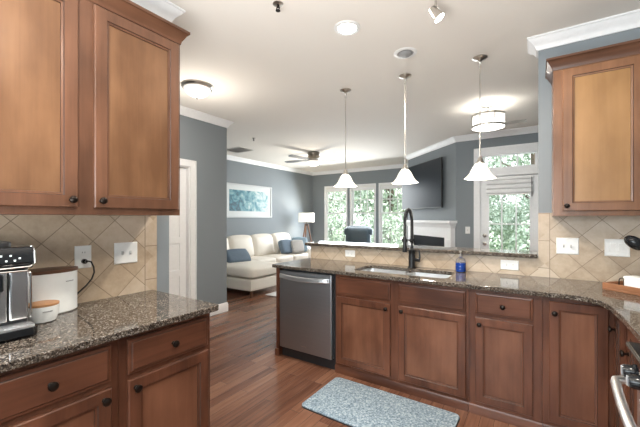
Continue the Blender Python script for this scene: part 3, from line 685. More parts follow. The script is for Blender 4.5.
# floor mat
fm = thing('floor_mat', 'flecked blue-grey kitchen mat on the floor before the sink cabinet', 'mat', (-.965, 2.20, .001), math.radians(-.5))
bm = nb(); ro = rrect(-.49, .515, -.268, .262, .04)
sc_ = lambda k: [(x*(1-k/.49), y*(1-k/.262)) for x, y in ro]
loops(bm, [[(x, y, .006) for x, y in sc_(.004)], [(x, y, .013) for x, y in sc_(.003)], [(x, y, .018) for x, y in sc_(.012)]]); obj('pile', bm, M['mat'], fm)
obj('backing', prism(nb(), ro, 0, .0062), M['black_plastic'], fm)
# ------------------------------------------------------------------ range
rg = thing('range', 'black and stainless gas range at the right edge', 'range', (.34, 1.622, 0), -PI/2)
RW = .758
obj('body', bx(0, RW, .03, .66, .06, .905), M['black_plastic'], rg, smooth=0)
obj('kick', bx(.01, RW-.01, .06, .6, 0, .06), M['black'], rg, smooth=0)
b = nb(); loops(b, [[(x, -.072, .914), (x, -.076, .922), (x, -.070, .932), (x, .66, .932), (x, .66, .9055), (x, .031, .9055), (x, .031, .914)] for x in (0, RW)]); obj('cooktop', b, M['black_gloss'], rg, bevel=.003)
b = nb(); loops(b, [[(x, -.045, .838), (x, -.066, .9135), (x, .0295, .9135), (x, .0295, .838)] for x in (.0, RW)]); obj('control_panel', b, M['black_gloss'], rg, bevel=.002)
for k, kx in enumerate((.125, .212, .38, .55, .637)):
    kn = obj('knob', lathe(nb(), [(.026, 0), (.026, .006), (.0225, .010), (.021, .032), (.018, .037), (.0, .038)], (kx, -.066, .866), 22, '-Y'), M['black_gloss'], rg)
    obj('knob_grip', bx(kx-.003, kx+.003, -.1075, -.1035, .850, .882), M['steel'], kn, bevel=.001)
od = obj('oven_door', bx(.006, RW-.006, -.045, .0295, .235, .832), M['steel'], rg, bevel=.006)
obj('oven_window', bx(.10, RW-.10, -.0462, -.0448, .33, .68), M['black_gloss'], od, smooth=0)
hp = [(.03, -.044, .80), (.032, -.085, .80), (.05, -.108, .80)]+[(.07+(RW-.14)*k/8, -.112-.014*math.sin(PI*k/8), .80) for k in range(9)]+[(RW-.05, -.108, .80), (RW-.032, -.085, .80), (RW-.03, -.044, .80)]
obj('handle', tube(nb(), hp, .0145, 14), M['steel'], od)
obj('storage_drawer', bx(.006, RW-.006, -.035, .029, .07, .228), M['steel'], rg, bevel=.006)
for gx in (.03, .395):
    b = nb()
    for k in range(4): x = gx+.012+.10*k; box(b, x-.006, x+.006, .03, .60, .944, .958)
    for y in (.03, .31, .588): box(b, gx, gx+.33, y, y+.012, .944, .958)
    for x in (gx+.002, gx+.316):
        for y in (.04, .585): box(b, x, x+.012, y, y+.012, .9322, .944)
    obj('grate', b, M['black'], rg, bevel=.002)
for gx, gy in ((.19, .16), (.56, .16), (.19, .46), (.56, .46)): obj('burner', lathe(nb(), [(.05, 0), (.05, .004), (.034, .006), (.034, .011), (.0, .011)], (gx, gy, .9322), 24), M['black'], rg)
# ------------------------------------------------------------------ things on the left counter
CT = .9145
cm = thing('coffee_machine', 'black and silver espresso machine on the left counter', 'coffee machine', (-1.735, .235, CT), PI/2)
W, H = .250, .352
obj('body', loops(nb(), [[(x, y, z) for x, y in rrect(.006, W-.006, .012, .33, .02)] for z in (.018, H-.012)]), M['black_plastic'], cm, bevel=.004)
b = nb(); loops(b, [[(x, y, z) for y, z in ((-.012, .272), (-.022, .285), (-.018, .335), (-.006, .350), (.10, .353), (.10, .262), (-.004, .262))] for x in (.0, W)]); pnl = obj('control_panel', b, M['black_gloss'], cm, bevel=.004)
b = nb(); tube(b, [(.0, -.016, .268), (.5*W, -.020, .268), (W-.012, -.018, .270), (W+.001, -.010, .280), (W+.001, -.006, .335), (W-.004, .0, .351)], .0042, 8); obj('chrome_trim', b, M['chrome'], cm)
ic = flat('icon_white', (.75, .8, .82), .4, emit=.6)
for x, z in ((.125, .318), (.150, .318), (.178, .318), (.14, .298), (.165, .298), (.205, .306), (.19, .298)):
    y = -.0222+max(0, (z-.285))*.08; b = nb()
    loops(b, [[(x-.0035, yy, z+.003), (x-.0028, yy, z-.003), (x+.0028, yy, z-.003), (x+.0035, yy, z+.003)] for yy in (y-.0008, y+.001)]); obj('icon', b, ic, pnl, smooth=0)
obj('display', bx(.02, .09, -.0225, -.0195, .294, .322), flat('display_blue', (.02, .05, .09), .1), pnl, smooth=0)
obj('bean_lid', loops(nb(), [[(x, y, z) for x, y in rrect(.03, W-.045, .06, .30, .03)] for z in (H-.0118, H+.016)]), M['black_plastic'], cm, bevel=.004)
b = nb(); box(b, .176, W-.012, -.006, .0115, .058, .258); obj('water_tank', b, M['steel_v'], cm, bevel=.010, seg=3)
b = nb(); box(b, .008, .172, -.004, .0115, .058, .258); obj('brew_front', b, M['steel_v'], cm, bevel=.004)
b = nb(); tube(b, [(.02, -.010, .256), (W-.02, -.012, .254), (W-.008, -.011, .240), (W-.007, -.008, .062)], .0035, 8); obj('tank_trim', b, M['chrome'], cm)
b = nb(); box(b, .100, .152, -.050, -.0045, .185, .250); lathe(b, [(.006, 0), (.008, .018)], (.113, -.03, .167), 12); lathe(b, [(.006, 0), (.008, .018)], (.139, -.03, .167), 12); obj('coffee_spout', b, M['black_gloss'], cm, bevel=.006)
b = nb(); loops(b, [[(x, y, z) for x, y in rrect(.0, W, -.085+i, .012, .03)] for z, i in ((0, .012), (.012, .0), (.038, .0))]); dt = obj('drip_tray', b, M['black_gloss'], cm, smooth=40)
b = nb(); loops(b, [[(x, y, z) for x, y in rrect(.008, W-.008, -.078, .008, .025)] for z in (.0382, .045)])
for k in range(9): box(b, .03+.024*k, .042+.024*k, -.066, -.004, .0451, .0465)
obj('drip_grille', b, M['steel'], dt, smooth=40)
def scribble(bm, c0, R0, R1, a0, a1, z, h, r=.0008):
    pts = []
    for k in range(46):
        u = k/45; a = a0+(a1-a0)*u; hh = h*(.5+.5*math.sin(k*1.75))*(1 if k % 9 else 1.6)
        pts.append((c0[0]+R0*math.cos(a), c0[1]+R1*math.sin(a), z+hh))
    return tube(bm, pts, r, 5)
bb_ = thing('bread_bin', 'large oval white bread bin with a dark wooden lid', 'canister', (-2.012, .622, CT))
ea, eb = .076, .122
b = nb(); lathe(b, [(.93, 0), (1, .006), (1, .198), (.97, .1985), (.97, .03), (.0, .03)], n=48, sx=ea, sy=eb); obj('bin', b, M['white_ceramic'], bb_)
obj('wooden_lid', lathe(nb(), [(.0, .1988), (1.015, .1988), (1.03, .204), (1.02, .214), (.0, .216)], n=48, sx=ea, sy=eb), M['walnut'], bb_)
obj('lettering', scribble(nb(), (0, 0), ea+.0003, eb+.0003, .42, .80, .150, .006), M['grey_ink'], bb_)
bo = thing('lidded_bowl', 'small round white bowl with a light wooden lid before the bread bin', 'canister', (-1.872, .559, CT))
obj('bowl', lathe(nb(), [(.042, 0), (.050, .004), (.059, .035), (.061, .072), (.057, .072), (.055, .03), (.0, .02)], n=40), M['white_ceramic'], bo)
obj('wooden_lid', lathe(nb(), [(.0, .0722), (.0595, .0722), (.0615, .076), (.061, .081), (.050, .083), (.0, .083)], n=40), M['acacia'], bo)
obj('lettering', scribble(nb(), (0, 0),   .0607, .0607, -.30, .32, .048, .006), M['grey_ink'], bo)
# ------------------------------------------------------------------ outlets and switches
def plate(kind, loc, rotz, label, w=.072, h=.118, roll=False, group=None):
    p_ = thing('wall_outlet' if 'outlet' in kind else 'light_switch', label, 'outlet' if 'outlet' in kind else 'switch', loc, rotz, group)
    if roll: w, h = h, w
    bm = nb(); rr_ = lambda i, y: ring_rect(-w/2, w/2, -h/2, h/2, i, y)
    loops(bm, [rr_(0, 0), rr_(.0, -.002), rr_(.005, -.006)]); obj('cover_plate', bm, M['white_plastic'], p_, smooth=0)
    if 'outlet' in kind:
        for s in (-1, 1):
            cx, cz = (s*.0225, 0) if roll else (0, s*.0225)
            f = obj('socket', bx(cx-.0165, cx+.0165, -.0078, -.0058, cz-.0145, cz+.0145), M['white_plastic'], p_, bevel=.002)
            b = nb()
            for dx in (-.006, .006):
                if roll: box(b, cx-.001, cx+.007, -.0084, -.0076, cz+dx-.0012, cz+dx+.0012)
                else: box(b, cx+dx-.0012, cx+dx+.0012, -.0084, -.0076, cz-.001, cz+.007)
            lathe(b, [(.0022, .0076), (.0022, .0084)], (cx-(.007 if roll else 0), 0, cz-(0 if roll else .007)), 10, '-Y'); obj('slots', b, M['slot'], f, smooth=0)
    else:
        n = 1 if kind == 'toggle1' else 2
        for k in range(n):
            cx = (k-(n-1)/2)*.047
            if 'rocker' in kind: obj('rocker', loops(nb(), [[(x, -.0058, z) for x, z in ((cx-.0165, -.033), (cx+.0165, -.033), (cx+.0165, .033), (cx-.0165, .033))], [(x, y, z) for x, y, z in ((cx-.0165, -.0075, -.033), (cx+.0165, -.0075, -.033), (cx+.0165, -.0105, .033), (cx-.0165, -.0105, .033))]]), M['white_plastic'], p_, bevel=.001)
            else:
                up = 1 if k == 0 else -1
                tg = obj('toggle', loops(nb(), [[(cx-.0055, -.0058, -.012), (cx+.0055, -.0058, -.012), (cx+.0055, -.0058, .012), (cx-.0055, -.0058, .012)], [(cx-.004, -.016, up*.006-.004), (cx+.004, -.016, up*.006-.004), (cx+.004, -.016, up*.006+.004), (cx-.004, -.016, up*.006+.004)]]), M['pale_grey'], p_, smooth=0)
    return p_
plate('outlet', (KX, .805, 1.165), PI/2, 'white upright outlet with a black plug, above the bread bin', .08, .124)
plate('toggle', (KX, 1.033, 1.168), PI/2, 'white double switch plate on the left tile wall', .135, .127)
plate('toggle', (.186, KY, 1.166), 0, 'white double toggle switch plate on the right tile wall, nearer the bar ledge', .138, .125)
plate('rocker', (.4725, KY, 1.166), 0, 'white double rocker switch plate at the right, above the wooden tray', .138, .125)
plate('outlet', (-1.695, KY, .997), 0, 'white sideways outlet at the left end of the half wall', roll=True)
plate('outlet', (-.199, KY, .990), 0, 'white sideways outlet on the half wall, right of the soap bottle', .08, .132, roll=True)
plate('toggle1', (-1.02, FY0, 1.17), 0, 'small white switch plate beside the patio door', .075, .12)
pc = thing('power_cord', 'black power cord plugged into the upright outlet above the bread bin', 'cord', (KX, .805, 1.14))
obj('plug', lathe(nb(), [(.012, 0), (.0135, .004), (.0125, .020), (.006, .028)], (.0085, 0, .002), 16, 'X'), M['black'], pc)
b = nb(); tube(b, [(.034, 0, .002), (.044, .008, .004), (.05, .020, .0), (.05, .032, -.03), (.047, .036, -.06), (.042, .026, -.095), (.036, .002, -.128), (.018, -.03, -.165), (.008, -.06, -.222), (.007, -.12, -.2215)], .0042, 8); obj('cable', b, M['black'], pc)
# ------------------------------------------------------------------ tray corner on the right counter
ta = math.atan2(-.656, .755); ca, sa = math.cos(ta), math.sin(ta)
def tp(al, ac, z=0): return (.35+al*ca-ac*sa, 2.83+al*sa+ac*ca, CT+z)
tr = thing('serving_tray', 'brown wooden tray on the right counter corner', 'tray', (.35, 2.83, CT), ta)
b = nb(); box(b, 0, .46, 0, .28, 0, .012); obj('tray_base', b, M['tray_wood'], tr, bevel=.002)
b = nb(); box(b, 0, .46, 0, .014, .0122, .045); box(b, 0, .46, .266, .28, .0122, .045); box(b, 0, .014, .014, .266, .0122, .045); box(b, .446, .46, .014, .266, .0122, .045); obj('tray_rim', b, M['tray_wood'], tr, bevel=.002)
x, y, z = tp(.10, .03, .0125)
wb = thing('butter_dish', 'white rectangular ceramic dish on the wooden tray', 'dish', (x, y, z), ta)
b = nb(); loops(b, [[(px_, py_, zz) for px_, py_ in rrect(0+i, .17-i, 0+i, .09-i, .012)] for zz, i in ((0, .004), (.004, 0), (.075, 0))], cap1=True); obj('dish', b, M['white_ceramic'], wb)
b = nb(); loops(b, [[(px_, py_, zz) for px_, py_ in rrect(-.003+i, .173-i, -.003+i, .093-i, .012)] for zz, i in ((.0752, 0), (.084, 0), (.089, .005))]); obj('lid', b, M['white_ceramic'], wb)
x, y, z = tp(.018, .125, .0125)
nh = thing('wire_holder', 'small black wire holder left of the white dish on the tray', 'holder', (x, y, z), ta)
for k in (0, 1):
    yy = .045*k; b = nb(); tube(b, [(0, yy, .003), (0, yy, .045), (.006, yy, .056), (.018, yy, .060), (.052, yy, .060), (.064, yy, .056), (.070, yy, .045), (.070, yy, .003)], .003, 8); obj('wire_loop', b, M['black'], nh)
b = nb(); tube(b, [(0, 0, .003), (0, .045, .003)], .003, 8); tube(b, [(.070, 0, .003), (.070, .045, .003)], .003, 8); obj('wire_base', b, M['black'], nh)
x, y, z = tp(.131, .205, .0125)
pj = thing('spice_jar', 'small spice jar with a black lid behind the white dish', 'jar', (x, y, z))
obj('jar', lathe(nb(), [(.024, 0), (.026, .003), (.026, .135), (.022, .145), (.0, .145)], n=24), flat('brown_spice', (.16, .11, .08), .2), pj)
obj('lid', lathe(nb(), [(.027, .140), (.027, .183), (.024, .187), (.0, .187)], n=24), M['black'], pj)
x, y, z = tp(.237, .205, .0125)
cr = thing('utensil_crock', 'white crock holding the black ladle at the right edge', 'crock', (x, y, z))
obj('crock', lathe(nb(), [(.045, 0), (.050, .004), (.052, .15), (.048, .15), (.046, .01), (.0, .008)], n=28), M['white_ceramic'], cr)
ld = thing('ladle', 'black ladle leaning out of the crock at the right edge', 'ladle', (x, y, z+.012))
obj('handle', tube(nb(), [(.03, .0, .002), (-.036, 0, .145), (-.125, .0, .268)], [.006, .0055, .007], 10), M['black_gloss'], ld)
b = nb(); pillow_bm(b, .115, .085, .075, .95, 8)
bmesh.ops.rotate(b, verts=b.verts, cent=(0, 0, 0), matrix=Matrix.Rotation(math.radians(40), 3, 'Y')); bmesh.ops.translate(b, verts=b.verts, vec=(-.157, 0, .285)); obj('ladle_bowl', b, M['black_gloss'], ld, smooth=60)
# ------------------------------------------------------------------ ceiling fixtures
def pendant(x, y, label):
    p_ = thing('pendant_light', label, 'lamp', (x, y, ZC), 0, 'pendant lights over the bar ledge')
    obj('canopy', lathe(nb(), [(.062, 0), (.062, -.006), (.050, -.016), (.018, -.026), (.010, -.034), (.0, -.034)], n=30), M['nickel'], p_)
    b = nb(); lathe(b, [(.007, -.03), (.012, -.045), (.007, -.06)], n=14); lathe(b, [(.006, -.065), (.010, -.078), (.006, -.092)], n=14); tube(b, [(0, 0, -.03), (0, 0, -.90)], .0055, 10); obj('rod', b, M['nickel'], p_)
    obj('socket_cup', lathe(nb(), [(.008, -.885), (.020, -.90), (.024, -.92), (.033, -.93), (.033, -.942), (.0, -.942)], n=24), M['nickel'], p_)
    pr = [(.028, -.940), (.040, -.948), (.058, -.970), (.072, -1.0), (.086, -1.03), (.106, -1.055), (.132, -1.078)]
    b = nb(); lathe(b, pr+[(r-.004, z_) for r, z_ in pr[::-1]], n=40); obj('glass_shade', b, M['bulb_glass'], p_)
    obj('bulb', lathe(nb(), [(.012, -.945), (.014, -.97), (.028, -1.0), (.030, -1.02), (.018, -1.04), (.0, -1.045)], n=20), M['lens'], p_)
    light('pendant_bulb', 'POINT', (x, y, ZC-1.075), 6, WARM, shadow_soft_size=.05)
pendant(-1.80, 3.25, 'leftmost hanging pendant with a white bell glass shade over the bar ledge')
pendant(-1.118, 3.25, 'middle hanging pendant with a white bell glass shade over the bar ledge')
pendant(-.434, 3.25, 'rightmost hanging pendant with a white bell glass shade over the bar ledge')
def can(x, y, label, lit=True, e=20):
    p_ = thing('recessed_light', label, 'lamp', (x, y, ZC))
    obj('trim_ring', lathe(nb(), [(.068, -.0005), (.098, -.0005), (.098, -.004), (.090, -.009), (.070, -.008)], n=36, ring=True), M['white_plastic'], p_)
    if lit:
        obj('lens', lathe(nb(), [(.0, -.0005), (.069, -.0005), (.069, -.006), (.0, -.007)], n=36), M['lens'], p_)
        light('ceiling_disc_lamp', 'AREA', (x, y, ZC-.015), e, WARM, shape='DISK', size=.14)
    else:
        obj('baffle', lathe(nb(), [(.0, -.0005), (.069, -.0005), (.069, -.004), (.0, -.004)], n=36), flat('grey_baffle', (.35, .34, .33), .6), p_)
        b = nb(); pillow_bm(b, .11, .11, .05, 1, 8, (0, 0, -.008)); obj('eyeball', b, flat('grey_eyeball', (.28, .28, .28), .5), p_, smooth=60)
can(-1.20, 2.19, 'lit round recessed light in the ceiling before the pendants')
can(-.96, 2.80, 'unlit round recessed eyeball light in the ceiling above the sink', False)
for x, y in ((-1.2, .2), (.0, .6), (-.9, -1.2)): light('ceiling_disc_lamp', 'AREA', (x, y, ZC-.015), 9, WARM, shape='DISK', size=.14)  # added lamps out of view, without fixtures, to brighten the kitchen
# small spot head
sp = thing('spotlight', 'small lit ceiling spotlight at the top of the photo', 'lamp', (-.545, 2.16, ZC))
obj('mount', lathe(nb(), [(.05, 0), (.05, -.012), (.03, -.018), (.0, -.018)], n=24), M['nickel'], sp)
b = nb(); tube(b, [(0, 0, -.015), (0, 0, -.105)], .007, 10); tube(b, [(-.02, 0, -.104), (.02, 0, -.104)], .005, 8); obj('stem', b, M['nickel'], sp)
b = nb(); lathe(b, [(.012, .055), (.022, .05), (.027, .02), (.036, -.035), (.033, -.035), (.024, .0), (.0, .01)], n=24)
SQ = Vector((.55, .10, -.83)).to_track_quat('-Z', 'Y'); rm = SQ.to_matrix()
bmesh.ops.rotate(b, verts=b.verts, cent=(0, 0, 0), matrix=rm); bmesh.ops.translate(b, verts=b.verts, vec=(.005, 0, -.137)); obj('spot_head', b, M['nickel'], sp)
b = nb(); lathe(b, [(.0, -.033), (.0325, -.033), (.0325, -.029), (.0, -.028)], n=24); bmesh.ops.rotate(b, verts=b.verts, cent=(0, 0, 0), matrix=rm); bmesh.ops.translate(b, verts=b.verts, vec=(.005, 0, -.137)); obj('lens', b, M['lens'], sp)
light('spot_lamp', 'SPOT', (-.505, 2.168, ZC-.19), 14, (1, .9, .76), SQ.to_euler(), spot_size=2.5, spot_blend=.7, shadow_soft_size=.02)
# hall flush mount
hf = thing('flush_ceiling_light', 'lit domed flush ceiling light with a nickel rim in the hall', 'lamp', (-3.08, 2.26, ZC))
obj('rim', lathe(nb(), [(.165, 0), (.168, -.012), (.160, -.026), (.150, -.034), (.138, -.034), (.0, -.03)], n=40), M['nickel'], hf)
obj('glass_dome', lathe(nb(), [(.0, -.0345), (.139, -.0345), (.132, -.058), (.112, -.084), (.082, -.106), (.045, -.120), (.0, -.124)], n=40), M['dome_glass'], hf)
obj('finial', lathe(nb(), [(.006, -.123), (.010, -.128), (.012, -.136), (.006, -.146), (.0, -.148)], n=16), M['nickel'], hf)
light('hall_lamp', 'POINT', (-3.08, 2.26, ZC-.50), 9, (1, .93, .84), shadow_soft_size=.12)
# dining semi-flush drum
df = thing('drum_ceiling_light', 'lit glass drum ceiling light with metal bands near the patio door', 'lamp', (-.53, 4.67, ZC))
b = nb(); lathe(b, [(.085, 0), (.085, -.012), (.05, -.022), (.012, -.026), (.0, -.026)], n=30); tube(b, [(0, 0, -.02), (0, 0, -.30)], .010, 12); lathe(b, [(.0, -.27), (.026, -.27), (.026, -.31), (.0, -.31)], n=20)
for k in range(4): a = k*PI/2+.5; tube(b, [(0, 0, -.14), (.188*math.cos(a), .188*math.sin(a), -.14)], .005, 8)
obj('stem', b, M['nickel'], df)
for zt in (-.14, -.275): obj('metal_band', lathe(nb(), [(.188, zt+.012), (.193, zt+.012), (.193, zt-.012), (.188, zt-.012)], n=48, ring=True), M['nickel'], df)
b = nb(); lathe(b, [(.183, -.128), (.186, -.128), (.186, -.287), (.183, -.287)], n=48, ring=True); obj('glass_drum', b, M['drum_glass'], df)
for k in range(4): a = k*PI/2+.5; obj('post', tube(nb(), [(.193*math.cos(a), .193*math.sin(a), -.125), (.193*math.cos(a), .193*math.sin(a), -.29)], .006, 8), M['nickel'], df)
for k in range(3): a = k*2*PI/3; obj('bulb', lathe(nb(), [(.0, -.18), (.016, -.19), (.028, -.22), (.02, -.25), (.0, -.255)], (.07*math.cos(a), .07*math.sin(a), 0), 18), M['lens'], df)
light('drum_lamp', 'POINT', (-.53, 4.67, ZC-.24), 7, (1, .95, .86), shadow_soft_size=.08)
# ceiling fan
fn = thing('ceiling_fan', 'flush ceiling fan with lit glass bowl in the living room', 'fan', (-4.09, 5.95, ZC))
obj('motor', lathe(nb(), [(.13, 0), (.135, -.02), (.12, -.07), (.135, -.10), (.135, -.15), (.11, -.175), (.06, -.185), (.0, -.185)], n=32), M['brass'], fn)
for k in range(5):
    a = k*2*PI/5+math.radians(45); b = nb(); rings = []
    for u, hw in ((.17, .045), (.25, .062), (.60, .070), (.69, .055), (.71, .03)): rings.append([(u, -hw, -.168-hw*.14), (u, hw, -.168+hw*.14), (u, hw, -.161+hw*.14), (u, -hw, -.161-hw*.14)])
    loops(b, rings); box(b, .10, .20, -.018, .018, -.169, -.161); bmesh.ops.rotate(b, verts=b.verts, cent=(0, 0, 0), matrix=Matrix.Rotation(a, 3, 'Z')); obj('blade', b, M['fan_blade'], fn)
obj('glass_bowl', lathe(nb(), [(.0, -.187), (.115, -.187), (.145, -.205), (.132, -.245), (.08, -.285), (.0, -.298)], n=32), M['dome_glass'], fn)
light('fan_lamp', 'POINT', (-4.09, 5.95, ZC-.45), 10, (1, .92, .8), shadow_soft_size=.12)
def vent(x, y, sx, sy, label, rz=0):
    v = thing('ceiling_vent', label, 'vent', (x, y, ZC), rz)
    b = nb(); e = .02
    for r in ((-sx, sx, -sy, -sy+e), (-sx, sx, sy-e, sy), (-sx, -sx+e, -sy+e, sy-e), (sx-e, sx, -sy+e, sy-e)): box(b, r[0], r[1], r[2], r[3], -.008, -.0005)
    obj('frame', b, M['vent_white'], v, smooth=0); obj('duct_opening', bx(-sx+e, sx-e, -sy+e, sy-e, -.002, -.0006), M['vent_dark'], v, smooth=0)
    b = nb(); n = int((2*sy-2*e)/.018)
    for k in range(n): yy = -sy+e+.018*(k+.3); loops(b, [[(x_, yy, -.007), (x_, yy+.012, -.003), (x_, yy+.013, -.004), (x_, yy+.001, -.008)] for x_ in (-sx+e, sx-e)])
    obj('louvres', b, M['vent_white'], v, smooth=0)
vent(-5.25, 4.85, .26, .20, 'wide white ceiling vent above the picture')
vent(-.30, 5.70, .16, .07, 'small ceiling vent beside the drum light')
def sprinkler(x, y, label):
    s = thing('sprinkler_head', label, 'sprinkler', (x, y, ZC), 0, 'ceiling sprinkler heads')
    obj('escutcheon', lathe(nb(), [(.035, 0), (.035, -.004), (.02, -.008), (.0, -.008)], n=24), M['nickel'], s)
    b = nb(); tube(b, [(0, 0, -.006), (0, 0, -.025)], .009, 12); tube(b, [(.009, 0, -.02), (.014, 0, -.032), (.004, 0, -.046)], .003, 6); tube(b, [(-.009, 0, -.02), (-.014, 0, -.032), (-.004, 0, -.046)], .003, 6); lathe(b, [(.0, -.045), (.016, -.045), (.016, -.048), (.0, -.049)], n=16); obj('deflector', b, M['bronze'], s)
sprinkler(-1.45, 1.69, 'small sprinkler head on the kitchen ceiling near the top edge')
sprinkler(-4.25, 4.29, 'small sprinkler head on the living room ceiling')
# ------------------------------------------------------------------ living room
pf = thing('framed_picture', 'wide white framed teal watercolour on the wall above the sofa', 'picture', (LX, 5.86, 1.79))
hw, hh = .78, .40; b = nb()
for r in ((-hw, hw, -hh, -hh+.035), (-hw, hw, hh-.035, hh), (-hw, -hw+.035, -hh+.035, hh-.035), (hw-.035, hw, -hh+.035, hh-.035)): box(b, .001, .032, r[0], r[1], r[2], r[3])
obj('frame', b, M['pframe'], pf, bevel=.003)
obj('mount', bx(.001, .014, -hw+.035, hw-.035, -hh+.035, hh-.035), M['mount'], pf, smooth=0)
obj('artwork', bx(.0142, .016, -.66, .64, -.245, .255), M['art'], pf, smooth=0)
sf = thing('sectional_sofa', 'cream leather sectional sofa with a chaise, along the left wall', 'sofa', (LX+.04, 4.10, 0))
L_, D_ = 3.05, .98
b = nb(); cushion_bm(b, D_-.02, L_-.95, .21, .03, (D_/2, .95+(L_-.95)/2, .205), n=6); cushion_bm(b, 1.77, .94, .21, .03, (.885, .47, .205), n=6); obj('base', b, M['leather'], sf, smooth=50)
b = nb(); cushion_bm(b, .26, L_-.02, .56, .06, (.13, L_/2, .56), .01); obj('backrest', b, M['leather'], sf, smooth=50)
b = nb(); cushion_bm(b, D_, .24, .32, .07, (D_/2, L_-.12, .47), .01); obj('arm', b, M['leather'], sf, smooth=50)
b = nb(); cushion_bm(b, 1.50, .92, .19, .055, (.27+.75, .47, .41), .015); obj('chaise_cushion', b, M['leather'], sf, smooth=60)
for k in range(3): b = nb(); wq = (L_-.24-.95)/3; cushion_bm(b, .74, wq-.01, .18, .05, (.27+.37, .95+wq*(k+.5), .405), .015); obj('seat_cushion', b, M['leather'], sf, smooth=60)
for k in range(4):
    wq = (L_-.26)/4; b = nb(); cushion_bm(b, .24, wq-.008, .50, .07, (0, 0, .25), .035)
    bmesh.ops.rotate(b, verts=b.verts, cent=(0, 0, 0), matrix=Matrix.Rotation(math.radians(-12), 3, 'Y')); bmesh.ops.translate(b, verts=b.verts, vec=(.40, .01+wq*(k+.5), .475)); obj('back_cushion', b, M['leather'], sf, smooth=60)
for x_, y_ in ((1.70, .08), (1.70, .86), (.10, .08), (.10, L_-.1), (.88, L_-.1)): obj('foot', lathe(nb(), [(.02, 0), (.034, .10)], (x_, y_, 0), 14), M['lamp_wood'], sf)
def throw(name, label, loc, rx, rz, m, s=.46, ht=.40, tilt=0):
    o = obj(name, pillow_bm(nb(), s, .16, ht, .42, 10), M[m], None, smooth=80); tag(o, label, 'pillow'); o.location = loc; o.rotation_euler = (rx, tilt, rz); return o
throw('throw_pillow', 'slate blue pillow lying on the near chaise end of the sofa', (-5.02, 4.62, .605), math.radians(-50), math.radians(75), 'blue_fabric', .52, .36)
throw('throw_pillow', 'slate blue pillow at the far end of the sofa, left of the pale one', (-5.18, 6.36, .68), math.radians(-25), math.radians(80), 'blue_fabric', .42, .36)
throw('throw_pillow', 'small pale grey pillow between the two blue ones on the sofa', (-5.02, 6.58, .67), math.radians(-25), math.radians(60), 'pale_grey', .34, .34)
throw('throw_pillow', 'pale blue pillow against the far arm of the sofa', (-5.10, 6.78, .70), math.radians(-20), math.radians(40), 'pale_blue', .42, .40)
fl = thing('floor_lamp', 'wooden tripod floor lamp with a white drum shade in the corner', 'lamp', (-5.47, 7.60, 0))
for k in range(3):
    a = k*2*PI/3+.35; obj('leg', tube(nb(), [(.30*math.cos(a), .30*math.sin(a), .0), (.04*math.cos(a), .04*math.sin(a), 1.20)], [.017, .020], 10), M['lamp_wood'], fl)
obj('hub', lathe(nb(), [(.0, 1.17), (.055, 1.17), (.055, 1.21), (.012, 1.22), (.012, 1.32), (.0, 1.32)], n=20), M['bronze'], fl)
b = nb(); lathe(b, [(.225, 1.265), (.222, 1.525), (.218, 1.525), (.221, 1.265)], n=40, ring=True); obj('lamp_shade', b, M['shade'], fl)
light('floor_lamp_bulb', 'POINT', (-5.47, 7.60, 1.40), 6, (1, .9, .74), shadow_soft_size=.05)
ar = thing('area_rug', 'pale rug on the living room floor before the sofa', 'rug', (-3.28, 5.85, .001))
obj('pile', cushion_bm(nb(), 1.6, 2.9, .014, .006, (0, 0, .008), n=6), M['area_rug'], ar)
rc = thing('recliner_chair', 'dark teal leather recliner before the middle window', 'armchair', (-3.90, 7.62, .001), math.radians(20))
b = nb(); cushion_bm(b, .62, .26, .72, .09, (0, .30, .76), .03); bmesh.ops.rotate(b, verts=b.verts, cent=(0, .3, .45), matrix=Matrix.Rotation(math.radians(-10), 3, 'X')); obj('backrest', b, M['teal_leather'], rc, smooth=60)
b = nb(); cushion_bm(b, .72, .20, .26, .09, (0, .30, 1.02), .03); bmesh.ops.rotate(b, verts=b.verts, cent=(0, .3, .45), matrix=Matrix.Rotation(math.radians(-10), 3, 'X')); obj('headrest', b, M['teal_leather'], rc, smooth=60)
b = nb(); cushion_bm(b, .56, .62, .18, .06, (0, -.05, .40), .02); obj('seat', b, M['teal_leather'], rc, smooth=60)
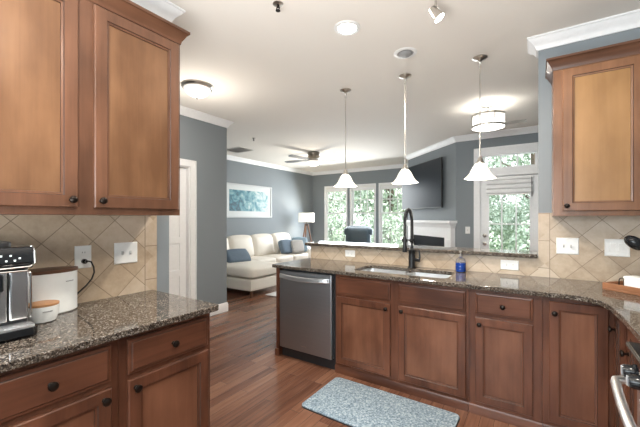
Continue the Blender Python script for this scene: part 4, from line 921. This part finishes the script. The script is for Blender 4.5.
for s in (-1, 1): obj('arm', cushion_bm(nb(), .17, .78, .52, .07, (s*.37, .0, .36), .01), M['teal_leather'], rc, smooth=60)
obj('base', cushion_bm(nb(), .58, .70, .28, .03, (0, 0, .16), n=6), M['teal_leather'], rc)
obj('foot_panel', cushion_bm(nb(), .56, .08, .26, .03, (0, -.39, .22)), M['teal_leather'], rc, smooth=60)
# fireplace and television on the angled wall
A45 = -PI/4
fp = thing('fireplace', 'white fireplace mantel around a black firebox under the television', 'fireplace', (FX0, FY0, 0), A45)
FL = math.hypot(FX1-FX0, FY1-FY0)
b = nb(); x0, x1 = -1.66, -.02
box(b, x0, x0+.20, -.09, -.001, 0, 1.20); box(b, x1-.20, x1, -.09, -.001, 0, 1.20); box(b, x0+.20, x1-.20, -.09, -.001, 1.02, 1.20)
for a in (x0+.03, x1-.17): box(b, a, a+.14, -.098, -.09, .18, 1.0)
box(b, x0-.01, x0+.21, -.105, -.09, 0, .14); box(b, x1-.21, x1+.01, -.105, -.09, 0, .14)
obj('surround', b, M['white_trim'], fp, bevel=.003)
b = nb(); moulding(b, [(x0, -.001), (x0, -.09), (x1, -.09), (x1, -.001)], [(0, 1.2005), (.008, 1.2005), (.012, 1.23), (.03, 1.262), (.035, 1.285), (0, 1.285)]); box(b, x0-.06, x1+.06, -.155, -.001, 1.2855, 1.332); obj('mantel_shelf', b, M['white_trim'], fp, bevel=.002)
b = nb(); box(b, x0+.2, x1-.2, -.05, -.001, 0, 1.02); obj('slate_surround', b, M['slate'], fp, smooth=0)
obj('firebox', bx(x0+.40, x1-.40, -.058, -.0502, .12, .82), M['black_gloss'], fp, bevel=.003)
tv = thing('television', 'large black flat television mounted on the angled wall', 'television', (FX0, FY0, 0), A45)
b = nb(); box(b, -1.97, -.325, -.085, -.055, 1.575, 2.515); obj('panel_body', b, M['black_plastic'], tv, bevel=.004)
obj('screen', bx(-1.957, -.338, -.0865, -.0852, 1.592, 2.502), M['tv_screen'], tv, smooth=0)
obj('wall_bracket', bx(-1.45, -.85, -.0548, -.001, 1.85, 2.25), M['black'], tv, smooth=0)
